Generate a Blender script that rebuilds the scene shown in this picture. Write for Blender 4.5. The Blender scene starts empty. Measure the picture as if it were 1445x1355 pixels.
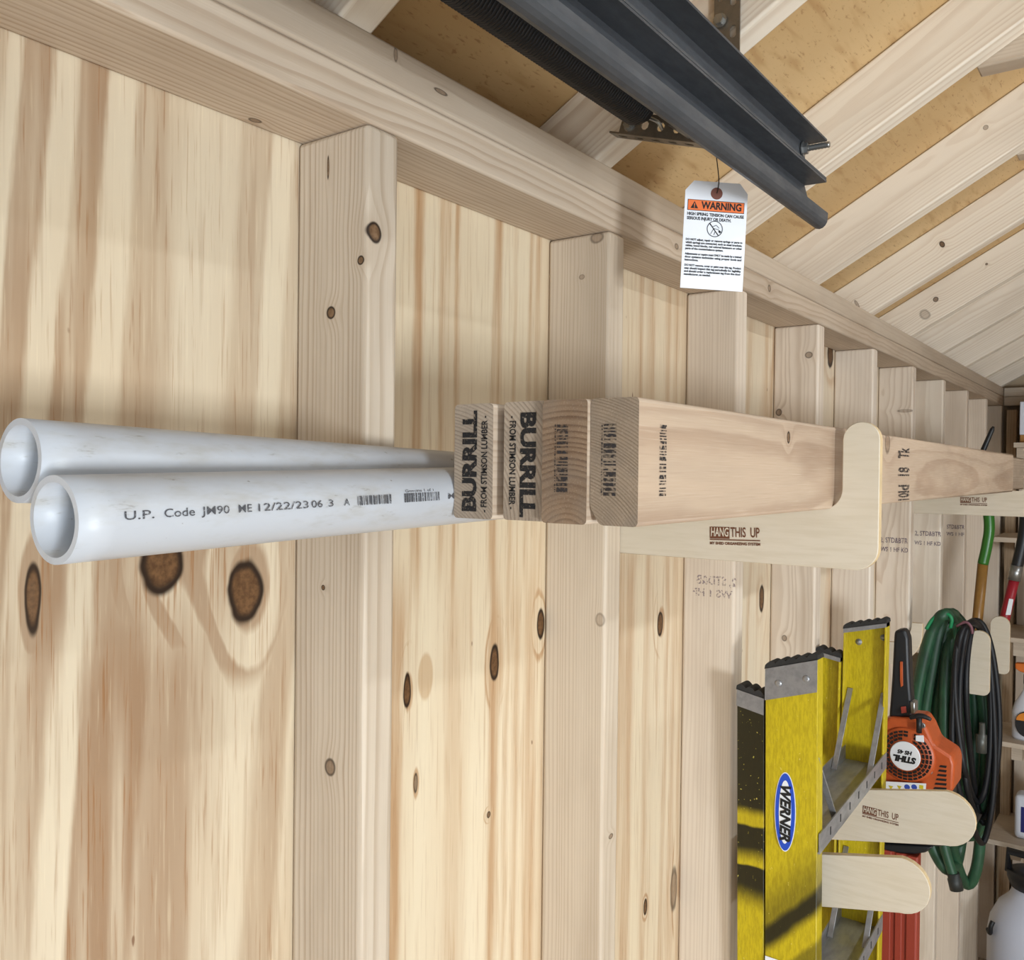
import bpy, bmesh, math, random
from mathutils import Vector, Matrix, Quaternion

# ------------------------------------------------------------------ camera, world, lights
scene = bpy.context.scene
C = scene.collection
W, H = 1445, 1355
FPX = 1262.364
CAM = Vector((0.274507, -0.634489, -0.291916))
FWD = Vector((0.80844767, 0.58846523, -0.01100161))
RGT = Vector((0.58856385, -0.80837133, 0.01133085))
UPV = Vector((0.00222558, 0.01563555, 0.99987528))
cam_data = bpy.data.cameras.new('camera')
cam_data.sensor_fit = 'HORIZONTAL'
cam_data.sensor_width = 36.0
cam_data.lens = 36.0 * FPX / W
cam_data.clip_start = 0.02
cam = bpy.data.objects.new('camera', cam_data)
C.objects.link(cam)
cam.matrix_world = Matrix(((RGT.x, UPV.x, -FWD.x, CAM.x), (RGT.y, UPV.y, -FWD.y, CAM.y),
                           (RGT.z, UPV.z, -FWD.z, CAM.z), (0, 0, 0, 1)))
scene.camera = cam
scene.view_settings.view_transform = 'Standard'
scene.view_settings.look = 'None'
scene.view_settings.gamma = 1.0
scene.view_settings.use_curve_mapping = False
scene.view_settings.exposure = 0.0

world = bpy.data.worlds.new('overcast_sky')
scene.world = world
world.use_nodes = True
world.node_tree.nodes['Background'].inputs['Color'].default_value = (0.86, 0.93, 1.0, 1)
world.node_tree.nodes['Background'].inputs['Strength'].default_value = 1.0


def area_light(name, loc, aim, sx, sy, power, col):
    d = bpy.data.lights.new(name, 'AREA')
    d.shape = 'RECTANGLE'
    d.size = sx
    d.size_y = sy
    d.energy = power
    d.color = col
    o = bpy.data.objects.new(name, d)
    C.objects.link(o)
    o.location = loc
    o.rotation_euler = (Vector(aim) - Vector(loc)).to_track_quat('-Z', 'Y').to_euler()
    return o


# daylight: through the window across the shed and through the open garage doorway behind the camera
area_light('window_daylight', (-0.75, -3.56, -1.05), (1.0, 0, -0.36), 0.55, 0.8, 120, (0.86, 0.94, 1.0))
area_light('doorway_daylight', (-1.52, -2.05, -1.15), (2.5, -1.2, -0.4), 2.0, 2.1, 33, (0.75, 0.89, 1.0))

area_light('added_fill_strip', (1.95, -1.8, 0.50), (1.95, -1.8, -1), 1.6, 0.10, 34, (0.83, 0.93, 1.0))  # added lamp out of view, lifts the far roof and studs

# ------------------------------------------------------------------ dimensions (metres; wall plywood at y=0, stud tops at z=0)
S = 0.4064
SD = 0.089
SW = 0.038
FLOOR = -2.36
XEND = 4.51
XBACK = -1.6
YR = -3.6
SLOPE = 0.56
XB = 1.257          # near lumber bracket plane


def at(px, py, x=None, y=None, z=None):
    """world point seen at a measured photo pixel, on the plane of known x, y or z"""
    d = FWD + RGT * ((px - W / 2) / FPX) + UPV * ((H / 2 - py) / FPX)
    t = (x - CAM.x) / d.x if x is not None else (y - CAM.y) / d.y if y is not None else (z - CAM.z) / d.z
    return CAM + d * t


def lin(r, g, b):
    f = lambda c: (c / 255 / 12.92) if c / 255 <= 0.04045 else ((c / 255 + 0.055) / 1.055) ** 2.4
    return (f(r), f(g), f(b), 1.0)


def pale(c, f=0.36, k=1.0):
    m = 0.3 * c[0] + 0.59 * c[1] + 0.11 * c[2]
    return tuple(min(250, (a + (m - a) * f) * k) for a in c)


# ------------------------------------------------------------------ node helper
class G:
    def __init__(s, name):
        s.m = bpy.data.materials.new(name)
        s.m.use_nodes = True
        s.t = s.m.node_tree
        s.b = s.t.nodes['Principled BSDF']

    def n(s, typ, **kw):
        nd = s.t.nodes.new(typ)
        for k, v in kw.items():
            setattr(nd, k, v)
        return nd

    def put(s, sock, v):
        if isinstance(v, bpy.types.NodeSocket):
            s.t.links.new(v, sock)
        else:
            sock.default_value = v

    def ma(s, op, a, b=0.0, c=None, clamp=False):
        nd = s.n('ShaderNodeMath', operation=op, use_clamp=clamp)
        s.put(nd.inputs[0], a)
        s.put(nd.inputs[1], b)
        if c is not None:
            s.put(nd.inputs[2], c)
        return nd.outputs[0]

    def add(s, a, b): return s.ma('ADD', a, b)
    def sub(s, a, b): return s.ma('SUBTRACT', a, b)
    def mul(s, a, b): return s.ma('MULTIPLY', a, b)

    def smooth(s, v, a, b, lo=0.0, hi=1.0):
        nd = s.n('ShaderNodeMapRange', interpolation_type='SMOOTHSTEP')
        s.put(nd.inputs[0], v)
        s.put(nd.inputs[1], a)
        s.put(nd.inputs[2], b)
        s.put(nd.inputs[3], lo)
        s.put(nd.inputs[4], hi)
        return nd.outputs[0]

    def vec(s, x, y, z):
        nd = s.n('ShaderNodeCombineXYZ')
        for i, v in enumerate((x, y, z)):
            s.put(nd.inputs[i], v)
        return nd.outputs[0]

    def xyz(s, kind='Object'):
        tc = s.n('ShaderNodeTexCoord')
        sp = s.n('ShaderNodeSeparateXYZ')
        s.t.links.new(tc.outputs[kind], sp.inputs[0])
        return sp.outputs[0], sp.outputs[1], sp.outputs[2]

    def rnd(s):
        return s.n('ShaderNodeObjectInfo').outputs['Random']

    def noise(s, v, scale=1.0, detail=2.0, rough=0.5, dist=0.0):
        nd = s.n('ShaderNodeTexNoise')
        s.put(nd.inputs['Vector'], v)
        nd.inputs['Scale'].default_value = scale
        nd.inputs['Detail'].default_value = detail
        nd.inputs['Roughness'].default_value = rough
        nd.inputs['Distortion'].default_value = dist
        return nd.outputs[0]

    def mix(s, f, a, b, mode='MIX'):
        nd = s.n('ShaderNodeMix', data_type='RGBA', blend_type=mode)
        s.put(nd.inputs[0], f)
        s.put(nd.inputs[6], a)
        s.put(nd.inputs[7], b)
        return nd.outputs[2]

    def ramp(s, f, stops, interp='LINEAR'):
        nd = s.n('ShaderNodeValToRGB')
        cr = nd.color_ramp
        cr.interpolation = interp
        while len(cr.elements) < len(stops):
            cr.elements.new(0.5)
        for e, (p, c) in zip(cr.elements, stops):
            e.position = p
            e.color = c if isinstance(c, tuple) else (c, c, c, 1)
        s.put(nd.inputs[0], f)
        return nd.outputs[0]

    def bump(s, h, strength=0.2, dist=0.001):
        nd = s.n('ShaderNodeBump')
        nd.inputs['Strength'].default_value = strength
        nd.inputs['Distance'].default_value = dist
        s.put(nd.inputs['Height'], h)
        s.t.links.new(nd.outputs[0], s.b.inputs['Normal'])

    def out(s, col, rough=0.6, metal=0.0, spec=None):
        s.put(s.b.inputs['Base Color'], col)
        s.put(s.b.inputs['Roughness'], rough)
        s.put(s.b.inputs['Metallic'], metal)
        if spec is not None:
            s.put(s.b.inputs['Specular IOR Level'], spec)
        return s.m


def plain(name, col, rough=0.5, metal=0.0, spec=None, vary=0.0):
    g = G(name)
    if vary:
        x, y, z = g.xyz()
        n = g.noise(g.vec(x, y, z), 40, 4, 0.6)
        dark = tuple(c * (1 - vary) for c in col[:3]) + (1,)
        return g.out(g.mix(g.smooth(n, 0.35, 0.65), dark, col), rough, metal, spec)
    return g.out(col, rough, metal, spec)


def ink(name, col, holes=0.25, scale=900):
    """printed or stamped ink with speckled coverage"""
    g = G(name)
    x, y, z = g.xyz()
    n = g.noise(g.vec(x, y, z), scale, 3, 0.7)
    a = g.smooth(n, holes, holes + 0.22)
    g.put(g.b.inputs['Alpha'], a)
    return g.out(col, 0.75, 0, 0.2)


def knot_nodes(g, p, knots):
    """knots: (x, y, z, rx, ry, rz[, strength]) in object space.  Returns (core, ring, halo) masks."""
    core = ring = halo = push = None
    x, y, z = p
    wob = g.mul(g.sub(g.noise(g.vec(x, y, z), 45, 1, 0.5), 0.5), 0.45)
    for k in knots:
        kx, ky, kz, rx, ry, rz = k[:6]
        st = k[6] if len(k) > 6 else 1.0
        dx = g.mul(g.sub(x, kx), 1 / rx)
        dy = g.mul(g.sub(y, ky), 1 / ry)
        dz = g.mul(g.sub(z, kz), 1 / rz)
        d2 = g.add(g.add(g.mul(dx, dx), g.mul(dy, dy)), g.mul(dz, dz))
        d = g.add(g.ma('SQRT', d2), wob)
        c = g.mul(g.smooth(d, 0.78, 1.05, 1.0, 0.0), st)
        r = g.mul(g.mul(g.smooth(d, 0.62, 0.9), g.smooth(d, 0.95, 1.2, 1.0, 0.0)), st)
        h = g.mul(g.ma('EXPONENT', g.mul(d2, -0.16)), min(1.0, st))
        pu = g.mul(h, g.mul(dx, rx))
        push = pu if push is None else g.add(push, pu)
        core = c if core is None else g.ma('MAXIMUM', core, c)
        ring = r if ring is None else g.ma('MAXIMUM', ring, r)
        halo = h if halo is None else g.add(halo, h)
    g.push = push
    return core, ring, halo


KNOT = lin(98, 72, 48)
KNOTRIM = lin(44, 30, 20)


def lumber_mat(name, axis='z', light=(214, 190, 158), dark=(188, 158, 124), pith=(0.06, 0.03), ring=0.0045, contrast=0.7,
               warp=0.006, knots=(), rough=0.55, blotch=0.35, seed=0.0, grey=0.0, freq=1.0, bump=0.12):
    """solid sawn softwood: annual rings about a pith line along the board's length, so faces get grain and ends get arcs"""
    light, dark = pale(light), pale(dark, 0.28)
    g = G(name)
    p = g.xyz()
    L, A, B = {'x': (p[0], p[1], p[2]), 'y': (p[1], p[0], p[2]), 'z': (p[2], p[0], p[1])}[axis]
    rn = g.add(g.mul(g.rnd(), 37.0), seed)
    Ls = g.add(L, rn)
    w1 = g.sub(g.noise(g.vec(g.mul(Ls, 1.6 * freq), g.mul(A, 7), g.mul(B, 7)), 1, 2, 0.5), 0.5)
    w2 = g.sub(g.noise(g.vec(g.mul(Ls, 9 * freq), g.mul(A, 30), g.mul(g.add(B, 3.1), 30)), 1, 2, 0.5), 0.5)
    wv = g.add(g.mul(w1, warp * 4), g.mul(w2, warp * 0.7))
    da = g.add(g.sub(A, pith[0]), wv)
    db = g.sub(B, pith[1])
    r = g.ma('SQRT', g.add(g.mul(da, da), g.mul(db, db)))
    core = None
    if knots:
        core, krim, halo = knot_nodes(g, p, knots)
        r = g.add(r, g.mul(halo, ring * 1.3))
    ph = g.mul(r, 1 / ring)
    ph = g.add(ph, g.mul(g.noise(g.vec(g.mul(r, 55), rn, 0.0), 1, 1, 0.5), 2.6))
    fr = g.ma('FRACT', ph)
    late = g.mul(g.smooth(fr, 0.35, 0.86), g.smooth(fr, 0.92, 1.0, 1.0, 0.0))
    strength = g.smooth(g.noise(g.vec(g.mul(r, 120), rn, 2.0), 1, 1, 0.5), 0.25, 0.75, 0.35, 1.0)
    late = g.mul(g.mul(late, strength), contrast)
    fine = g.noise(g.vec(g.mul(Ls, 16), g.mul(A, 900), g.mul(B, 900)), 1, 2, 0.6)
    bl = g.noise(g.vec(g.mul(Ls, 3.2), g.mul(A, 14), g.mul(B, 14)), 1, 3, 0.55)
    cl, cd = lin(*light), lin(*dark)
    col = g.mix(late, cl, cd)
    deep = tuple(c * 0.78 for c in cd[:3]) + (1,)
    col = g.mix(g.mul(g.smooth(bl, 0.42, 0.75), blotch), col, deep)
    col = g.mix(g.smooth(fine, 0.55, 0.8, 0.0, 0.20), col, deep)
    col = g.mix(g.smooth(fine, 0.45, 0.2, 0.0, 0.15), col, lin(238, 226, 204))
    if grey:
        gn = g.noise(g.vec(g.mul(Ls, 5), g.mul(A, 40), g.mul(B, 40)), 1, 4, 0.6)
        col = g.mix(g.smooth(gn, 0.35, 0.7, 0.0, grey), col, lin(120, 108, 96))
    if knots:
        kn = g.noise(g.vec(p[0], p[1], p[2]), 160, 3, 0.6)
        kc = g.mix(g.smooth(kn, 0.35, 0.65), KNOT, lin(126, 98, 72))
        col = g.mix(g.mul(halo, 0.22), col, cd)
        col = g.mix(core, col, kc)
        col = g.mix(krim, col, KNOTRIM)
    g.bump(g.add(g.mul(fine, 0.6), g.mul(late, -0.5)), bump, 0.0006)
    return g.out(col, g.smooth(fine, 0.3, 0.7, rough - 0.06, rough + 0.1), 0, 0.35)


def ply_mat(name, light=(228, 203, 160), dark=(186, 146, 100), bands=7.0, width=0.5, sx=5.0, sz=0.42, knots=(), seed=0.0,
            fleck=0.5, lines=False, stains=(), top=None, bot=None, span=(-0.2, 0.2), lean=0.0, zsplit=0.0):
    """rotary-peeled pine veneer on the x-z plane: contour bands of a stretched height field, bulging round knots"""
    light, dark = pale(light), pale(dark, 0.14)
    g = G(name)
    p = g.xyz()
    x, y, z = p
    e1 = g.noise(g.vec(g.add(g.mul(x, sx), seed), g.mul(z, sz), seed), 1, 1.2, 0.45)
    e2 = g.noise(g.vec(g.mul(x, sx * 4), g.mul(z, sz * 7), seed + 4), 1, 2, 0.6)
    e3 = g.noise(g.vec(g.mul(x, 190), g.mul(z, 22), seed + 9), 1, 2, 0.6)
    h = g.add(g.add(e1, g.mul(e2, 0.05)), g.mul(e3, 0.012))
    h = g.add(h, g.mul(x, 0.55))
    core = None
    if knots:
        core, krim, halo = knot_nodes(g, p, knots)
        h = g.add(h, g.mul(halo, 1.3 / bands))
    fr = g.ma('FRACT', g.mul(h, bands))
    if lines:   # thin tan latewood lines on cream
        m = g.mul(g.smooth(fr, 0.58, 0.82), g.smooth(fr, 0.88, 1.0, 1.0, 0.0))
        m = g.mul(m, 0.95)
    else:       # broad tan bands with one crisp edge
        m = g.mul(g.smooth(fr, width - 0.10, width + 0.10), g.smooth(fr, 0.84, 1.0, 1.0, 0.0))
    if top:
        # measured grain bands: positions across the panel, leaning slightly, bending round the knots
        xw = g.add(x, g.add(g.mul(g.sub(e2, 0.5), 0.016), g.mul(g.sub(e3, 0.5), 0.0045)))
        xw = g.add(xw, g.mul(g.sub(e1, 0.5), 0.02))
        if knots:
            xw = g.sub(xw, g.mul(g.push, 0.8))

        def stripes(lst, zref):
            u = g.sub(xw, g.mul(g.sub(z, zref), lean))
            u = g.mul(g.sub(u, span[0]), 1 / (span[1] - span[0]))
            return g.ramp(u, [(p_, v_) for p_, v_ in lst])
        mm = stripes(top[1], top[0])
        if bot:
            fz = g.smooth(g.add(z, g.mul(g.sub(e2, 0.5), 0.10)), zsplit - 0.05, zsplit + 0.05)
            mm = g.mix(fz, stripes(bot[1], bot[0]), mm)
        brk = g.smooth(g.noise(g.vec(g.mul(x, 60), g.mul(z, 2.2), seed + 12), 1, 2, 0.6), 0.25, 0.6, 0.45, 1.0)
        mm = g.mul(mm, brk)
        if knots:
            mm = g.ma('MAXIMUM', mm, g.mul(m, g.smooth(halo, 0.12, 0.4, 0.0, 0.8)))
        m = mm
    amp = g.smooth(g.noise(g.vec(g.mul(x, 9), g.mul(z, 0.9), seed + 2), 1, 2, 0.5), 0.3, 0.68, 0.25, 1.0)
    m = m if top else g.mul(m, amp)
    fl = g.noise(g.vec(g.mul(x, 420), g.mul(z, 11), seed + 1), 1, 3, 0.62)
    fl2 = g.noise(g.vec(g.mul(x, 150), g.mul(z, 5), seed + 6), 1, 2, 0.6)
    bl = g.noise(g.vec(g.mul(x, 5), g.mul(z, 2.5), seed + 7), 1, 2, 0.5)
    cl, cd = lin(*light), lin(*dark)
    col = g.mix(g.mul(m, 1.0 if top else 0.85), cl, cd)
    col = g.mix(g.smooth(bl, 0.45, 0.75, 0.0, 0.28), col, lin(206, 178, 140))
    col = g.mix(g.smooth(fl2, 0.52, 0.75, 0.0, 0.35), col, cd)
    fm = g.mul(g.smooth(fl, 0.57, 0.70), g.add(g.mul(m, 0.55), 0.35))
    col = g.mix(g.mul(fm, fleck), col, lin(142, 96, 54))
    col = g.mix(g.smooth(fl, 0.42, 0.25, 0.0, 0.2), col, lin(240, 226, 194))
    sp = g.noise(g.vec(g.mul(x, 90), g.mul(z, 30), seed + 20), 1, 1, 0.5)
    col = g.mix(g.smooth(sp, 0.79, 0.83, 0.0, 0.75), col, lin(104, 62, 34))
    for (sxp, szp, rx, rz, a) in stains:
        dx = g.mul(g.sub(x, sxp), 1 / rx)
        dz = g.mul(g.sub(z, szp), 1 / rz)
        dd = g.ma('SQRT', g.add(g.mul(dx, dx), g.mul(dz, dz)))
        col = g.mix(g.smooth(dd, 0.8, 1.05, a, 0.0), col, lin(176, 134, 86))
    if knots:
        kn = g.noise(g.vec(p[0], p[1], p[2]), 190, 3, 0.6)
        kc = g.mix(g.smooth(kn, 0.3, 0.7), lin(84, 56, 32), lin(112, 80, 50))
        hm = g.mul(g.smooth(fl, 0.5, 0.66), g.mul(halo, 0.5))
        col = g.mix(hm, col, lin(150, 102, 56))
        col = g.mix(core, col, kc)
        col = g.mix(krim, col, lin(40, 24, 12))
    g.bump(fl, 0.08, 0.0005)
    return g.out(col, 0.55, 0, 0.35)


# ------------------------------------------------------------------ mesh helpers
def link(name, me, mats=None, parent=None, loc=None):
    o = bpy.data.objects.new(name, me)
    C.objects.link(o)
    if mats is not None:
        for m in (mats if isinstance(mats, (list, tuple)) else [mats]):
            me.materials.append(m)
    if parent is not None:
        o.parent = parent
        # parts keep coordinates in the thing's frame; the thing sits at loc
    if loc is not None:
        o.location = loc
    return o


def tag(o, label=None, cat=None, group=None, kind=None):
    if label: o['label'] = label
    if cat: o['category'] = cat
    if group: o['group'] = group
    if kind: o['kind'] = kind
    return o


def thing(name, loc, label, cat, group=None):
    o = bpy.data.objects.new(name, None)
    C.objects.link(o)
    o.location = loc
    o.empty_display_size = 0.05
    return tag(o, label, cat, group)


class MB:
    """mesh builder in world coordinates, written out relative to an origin"""
    def __init__(s):
        s.v = []
        s.f = []
        s.mi = []
        s.sm = []

    def poly(s, pts, faces, mi=0, smooth=False):
        b = len(s.v)
        s.v += [Vector(p) for p in pts]
        for f in faces:
            s.f.append([b + i for i in f])
            s.mi.append(mi)
            s.sm.append(smooth)
        return s

    def box(s, x0, x1, y0, y1, z0, z1, mi=0, M=None):
        pts = [Vector((x, y, z)) for z in (z0, z1) for y in (y0, y1) for x in (x0, x1)]
        if M is not None:
            pts = [M @ p for p in pts]
        return s.poly(pts, [(0, 2, 3, 1), (4, 5, 7, 6), (0, 1, 5, 4), (2, 6, 7, 3), (0, 4, 6, 2), (1, 3, 7, 5)], mi)

    def prism(s, outline, d, mi=0, cap=True, smooth=False):
        """extrude a 3D outline (list of points) by vector d"""
        d = Vector(d)
        n = len(outline)
        pts = [Vector(p) for p in outline] + [Vector(p) + d for p in outline]
        fs = [(i, (i + 1) % n, n + (i + 1) % n, n + i) for i in range(n)]
        s.poly(pts, fs, mi, smooth)
        if cap:
            s.poly(pts, [tuple(range(n - 1, -1, -1)), tuple(range(n, 2 * n))], mi)
        return s

    def tube(s, path, r, seg=10, mi=0, closed=False, cap=True):
        path = [Vector(p) for p in path]
        n = len(path)
        rs = r if isinstance(r, (list, tuple)) else [r] * n
        tg = []
        for i in range(n):
            a = path[(i - 1) % n] if (closed or i > 0) else path[i]
            b = path[(i + 1) % n] if (closed or i < n - 1) else path[i]
            tg.append((b - a).normalized())
        ref = Vector((0, 0, 1)) if abs(tg[0].z) < 0.9 else Vector((1, 0, 0))
        u = tg[0].cross(ref).normalized()
        pts = []
        for i in range(n):
            u = (u - tg[i] * u.dot(tg[i])).normalized()
            w = tg[i].cross(u)
            for k in range(seg):
                a = 2 * math.pi * k / seg
                pts.append(path[i] + (u * math.cos(a) + w * math.sin(a)) * rs[i])
        fs = []
        m = n if closed else n - 1
        for i in range(m):
            j = (i + 1) % n
            for k in range(seg):
                k2 = (k + 1) % seg
                fs.append((i * seg + k, i * seg + k2, j * seg + k2, j * seg + k))
        s.poly(pts, fs, mi, True)
        if cap and not closed:
            s.poly(pts, [tuple(range(seg - 1, -1, -1)), tuple(range((n - 1) * seg, n * seg))], mi)
        return s

    def cyl(s, a, b, r, seg=16, mi=0):
        return s.tube([a, b], r, seg, mi)

    def lathe(s, c, prof, seg=28, mi=0, axis=(0, 0, 1)):
        ax = Vector(axis).normalized()
        q = Vector((0, 0, 1)).rotation_difference(ax)
        pts = []
        for (r, h) in prof:
            for k in range(seg):
                a = 2 * math.pi * k / seg
                pts.append(Vector(c) + q @ Vector((r * math.cos(a), r * math.sin(a), h)))
        fs = []
        for i in range(len(prof) - 1):
            for k in range(seg):
                k2 = (k + 1) % seg
                fs.append((i * seg + k, i * seg + k2, (i + 1) * seg + k2, (i + 1) * seg + k))
        s.poly(pts, fs, mi, True)
        s.poly(pts, [tuple(range(seg - 1, -1, -1)), tuple(range((len(prof) - 1) * seg, len(prof) * seg))], mi)
        return s

    def build(s, name, mats, parent=None, origin=(0, 0, 0), bevel=0.0, seg=2, recalc=True, angle=35):
        o = Vector(origin)
        if parent is not None and parent.type == 'EMPTY' or parent is not None:
            o = world_loc(parent)
        bm = bmesh.new()
        vs = [bm.verts.new(v - o) for v in s.v]
        for f, mi, sm in zip(s.f, s.mi, s.sm):
            try:
                fc = bm.faces.new([vs[i] for i in f])
                fc.material_index = mi
                fc.smooth = sm
            except ValueError:
                pass
        bmesh.ops.remove_doubles(bm, verts=bm.verts, dist=1e-6)
        if recalc:
            bmesh.ops.recalc_face_normals(bm, faces=bm.faces)
        if bevel > 0:
            ed = [e for e in bm.edges if len(e.link_faces) == 2 and e.calc_face_angle(0) > math.radians(angle)]
            r = bmesh.ops.bevel(bm, geom=ed, offset=bevel, segments=seg, profile=0.5, affect='EDGES', clamp_overlap=True)
            for f in r['faces']:
                f.smooth = True
        me = bpy.data.meshes.new(name)
        bm.to_mesh(me)
        bm.free()
        ob = link(name, me, mats, parent)
        if parent is None:
            ob.location = o
        return ob


def world_loc(o):
    v = Vector(o.location)
    while o.parent is not None:
        o = o.parent
        v = v + Vector(o.location)
    return v


def smooth_path(pts, n=6, closed=False):
    pts = [Vector(p) for p in pts]
    m = len(pts)
    out = []
    rng = range(m) if closed else range(m - 1)
    for i in rng:
        p0 = pts[(i - 1) % m] if (closed or i > 0) else pts[i]
        p1, p2 = pts[i], pts[(i + 1) % m]
        p3 = pts[(i + 2) % m] if (closed or i + 2 < m) else p2
        for k in range(n):
            t = k / n
            out.append(0.5 * ((2 * p1) + (p2 - p0) * t + (2 * p0 - 5 * p1 + 4 * p2 - p3) * t * t + (3 * p1 - p0 - 3 * p2 + p3) * t ** 3))
    if not closed:
        out.append(pts[-1])
    return out


def text_mesh(s, size, bold=0.0, align='LEFT', sx=1.0, shear=0.0, space=1.0):
    cu = bpy.data.curves.new('lettering', 'FONT')
    cu.body = s
    cu.size = size
    cu.offset = bold
    cu.align_x = align
    cu.align_y = 'CENTER'
    cu.shear = shear
    cu.space_character = space
    cu.resolution_u = 3
    ob = bpy.data.objects.new('lettering', cu)
    me = bpy.data.meshes.new_from_object(ob)
    bpy.data.objects.remove(ob)
    bpy.data.curves.remove(cu)
    me.materials.clear()
    for v in me.vertices:
        v.co.x *= sx
    return me


def text(name, s, size, origin, right, up, mat, parent, bold=0.0, align='CENTER', sx=1.0, shear=0.0, space=1.0, lift=0.0003, width=None,
         wrap=None):
    """flat lettering lying on a surface: right/up are world directions"""
    me = text_mesh(s, size, bold, align, sx, shear, space)
    if width:
        xs = [v.co.x for v in me.vertices]
        k = width / (max(xs) - min(xs))
        for v in me.vertices:
            v.co.x *= k
    r, u = Vector(right).normalized(), Vector(up).normalized()
    nrm = r.cross(u)
    o = Vector(origin)
    base = world_loc(parent) if parent else Vector((0, 0, 0))
    for v in me.vertices:
        p = o + r * v.co.x + u * v.co.y + nrm * lift
        if wrap:
            p = wrap(v.co.x, v.co.y)
        v.co = p - base
    return link(name, me, mat, parent)


def quads(name, rects, origin, right, up, mat, parent, lift=0.0003, wrap=None):
    """flat printed bars: rects (x0,x1,y0,y1) in a local frame"""
    r, u = Vector(right).normalized(), Vector(up).normalized()
    nrm = r.cross(u)
    mb = MB()
    for (x0, x1, y0, y1) in rects:
        if wrap:
            mb.poly([wrap(a, b) for a, b in ((x0, y0), (x1, y0), (x1, y1), (x0, y1))], [(0, 1, 2, 3)])
        else:
            mb.poly([Vector(origin) + r * a + u * b + nrm * lift for a, b in ((x0, y0), (x1, y0), (x1, y1), (x0, y1))], [(0, 1, 2, 3)])
    return mb.build(name, mat, parent, recalc=False)


def barcode(rng, length, h0, h1, unit):
    out, x = [], 0.0
    while x < length:
        w = unit * rng.choice((1, 1, 2, 3))
        out.append((x, min(x + w, length), h0, h1))
        x += w + unit * rng.choice((1, 1, 2))
    return out


def box_obj(name, x0, x1, y0, y1, z0, z1, mats, parent=None, bevel=0.0, endaxis=None, seg=2):
    """a board with its own local frame centred on it"""
    c = Vector(((x0 + x1) / 2, (y0 + y1) / 2, (z0 + z1) / 2))
    mb = MB().box(x0, x1, y0, y1, z0, z1)
    p = parent
    bm = bmesh.new()
    vs = [bm.verts.new(v - c) for v in mb.v]
    for f in mb.f:
        bm.faces.new([vs[i] for i in f])
    bmesh.ops.recalc_face_normals(bm, faces=bm.faces)
    if bevel:
        r = bmesh.ops.bevel(bm, geom=list(bm.edges), offset=bevel, segments=seg, profile=0.5, affect='EDGES')
        for f in r['faces']:
            f.smooth = True
    if endaxis is not None:
        for f in bm.faces:
            if abs(f.normal[endaxis]) > 0.95:
                f.material_index = 1
    me = bpy.data.meshes.new(name)
    bm.to_mesh(me)
    bm.free()
    o = link(name, me, mats, p)
    o.location = c - (world_loc(p) if p else Vector((0, 0, 0)))
    return o


# ------------------------------------------------------------------ the shed: walls, roof, floor
rng = random.Random(7)
M_clad = plain('cladding', lin(150, 120, 86), 0.7)
M_floor = ply_mat('floor_plywood', (190, 160, 120), (150, 118, 80), seed=31)
M_stud_a = lumber_mat('stud_pine', 'z', (230, 207, 180), (204, 174, 144), (0.005, 0.085), 0.0042, 0.6)
M_stud_b = lumber_mat('stud_spruce', 'z', (234, 212, 186), (208, 178, 148), (0.05, 0.06), 0.006, 0.5, warp=0.009)  # far stud tones raised too, carrying the brighter far end in the colour
M_plate = lumber_mat('plate_pine', 'x', (206, 178, 146), (174, 138, 104), (0.03, -0.075), 0.0052, 0.75, warp=0.006)
M_plate2 = lumber_mat('plate_spruce', 'x', (206, 180, 150), (182, 150, 118), (0.09, 0.03), 0.006, 0.4, warp=0.005)
M_raf = lumber_mat('rafter_spruce', 'y', (246, 230, 206), (220, 194, 164), (0.012, 0.07), 0.0055, 0.6, warp=0.008, bump=0.08)  # tone raised in place of stronger light on the far rafters

wall_left = tag(box_obj('wall_left', XBACK, XEND + 0.11, 0.013, 0.028, FLOOR, 0.10, M_clad), kind='structure')


def kn(c, lst):
    return [(k[0] - c[0], k[1] - c[1], k[2] - c[2]) + tuple(k[3:]) for k in lst]


ZP0, ZP1 = FLOOR, 0.0


def bands(py, lst):
    """(photo x, tone) pairs measured along one image row -> (world x, tone)"""
    return [(at(p_, py, y=0).x, v_) for p_, v_ in lst]


B1T = bands(300, [(0, .5), (12, .15), (26, .1), (32, .85), (66, .9), (76, .1), (104, .15), (113, .9), (150, .95), (158, .12), (192, .08), (200, .6), (226, .75), (262, .5), (275, .2), (340, .18), (350, .5), (384, .55), (392, .03), (416, .06), (422, .6)])
B1B = bands(1150, [(0, .6), (28, .65), (40, .1), (80, .08), (87, .95), (176, 1.0), (186, .75), (230, .85), (262, .8), (288, .45), (315, .12), (345, .12), (356, .6), (388, .7), (398, .1), (406, .3)])  # brown grain, its middle bands deepened for light falloff low on the panel
B2T = bands(420, [(566, .15), (580, .15), (586, .9), (594, .95), (602, .12), (618, .1), (624, .6), (630, .3), (640, .2), (644, .85), (650, .15), (692, .08), (698, .8), (704, .85), (710, .12), (722, .15), (726, .6), (731, .12), (744, .1), (748, .6), (753, .15), (759, .5), (765, .2), (775, .4)])
B2B = bands(1150, [(556, .85), (562, .75), (568, .2), (585, .05), (622, .2), (632, .45), (650, .35), (664, .1), (686, .08), (693, .85), (699, .6), (705, .1), (712, .5), (718, .1), (727, .55), (733, .1), (742, .6), (750, .7), (757, .2), (764, .5)])
B3T = bands(460, [(884, .2), (898, .15), (904, .6), (910, .15), (921, .5), (926, .12), (936, .1), (943, .6), (948, .15), (955, .6), (960, .2), (968, .4)])
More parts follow.
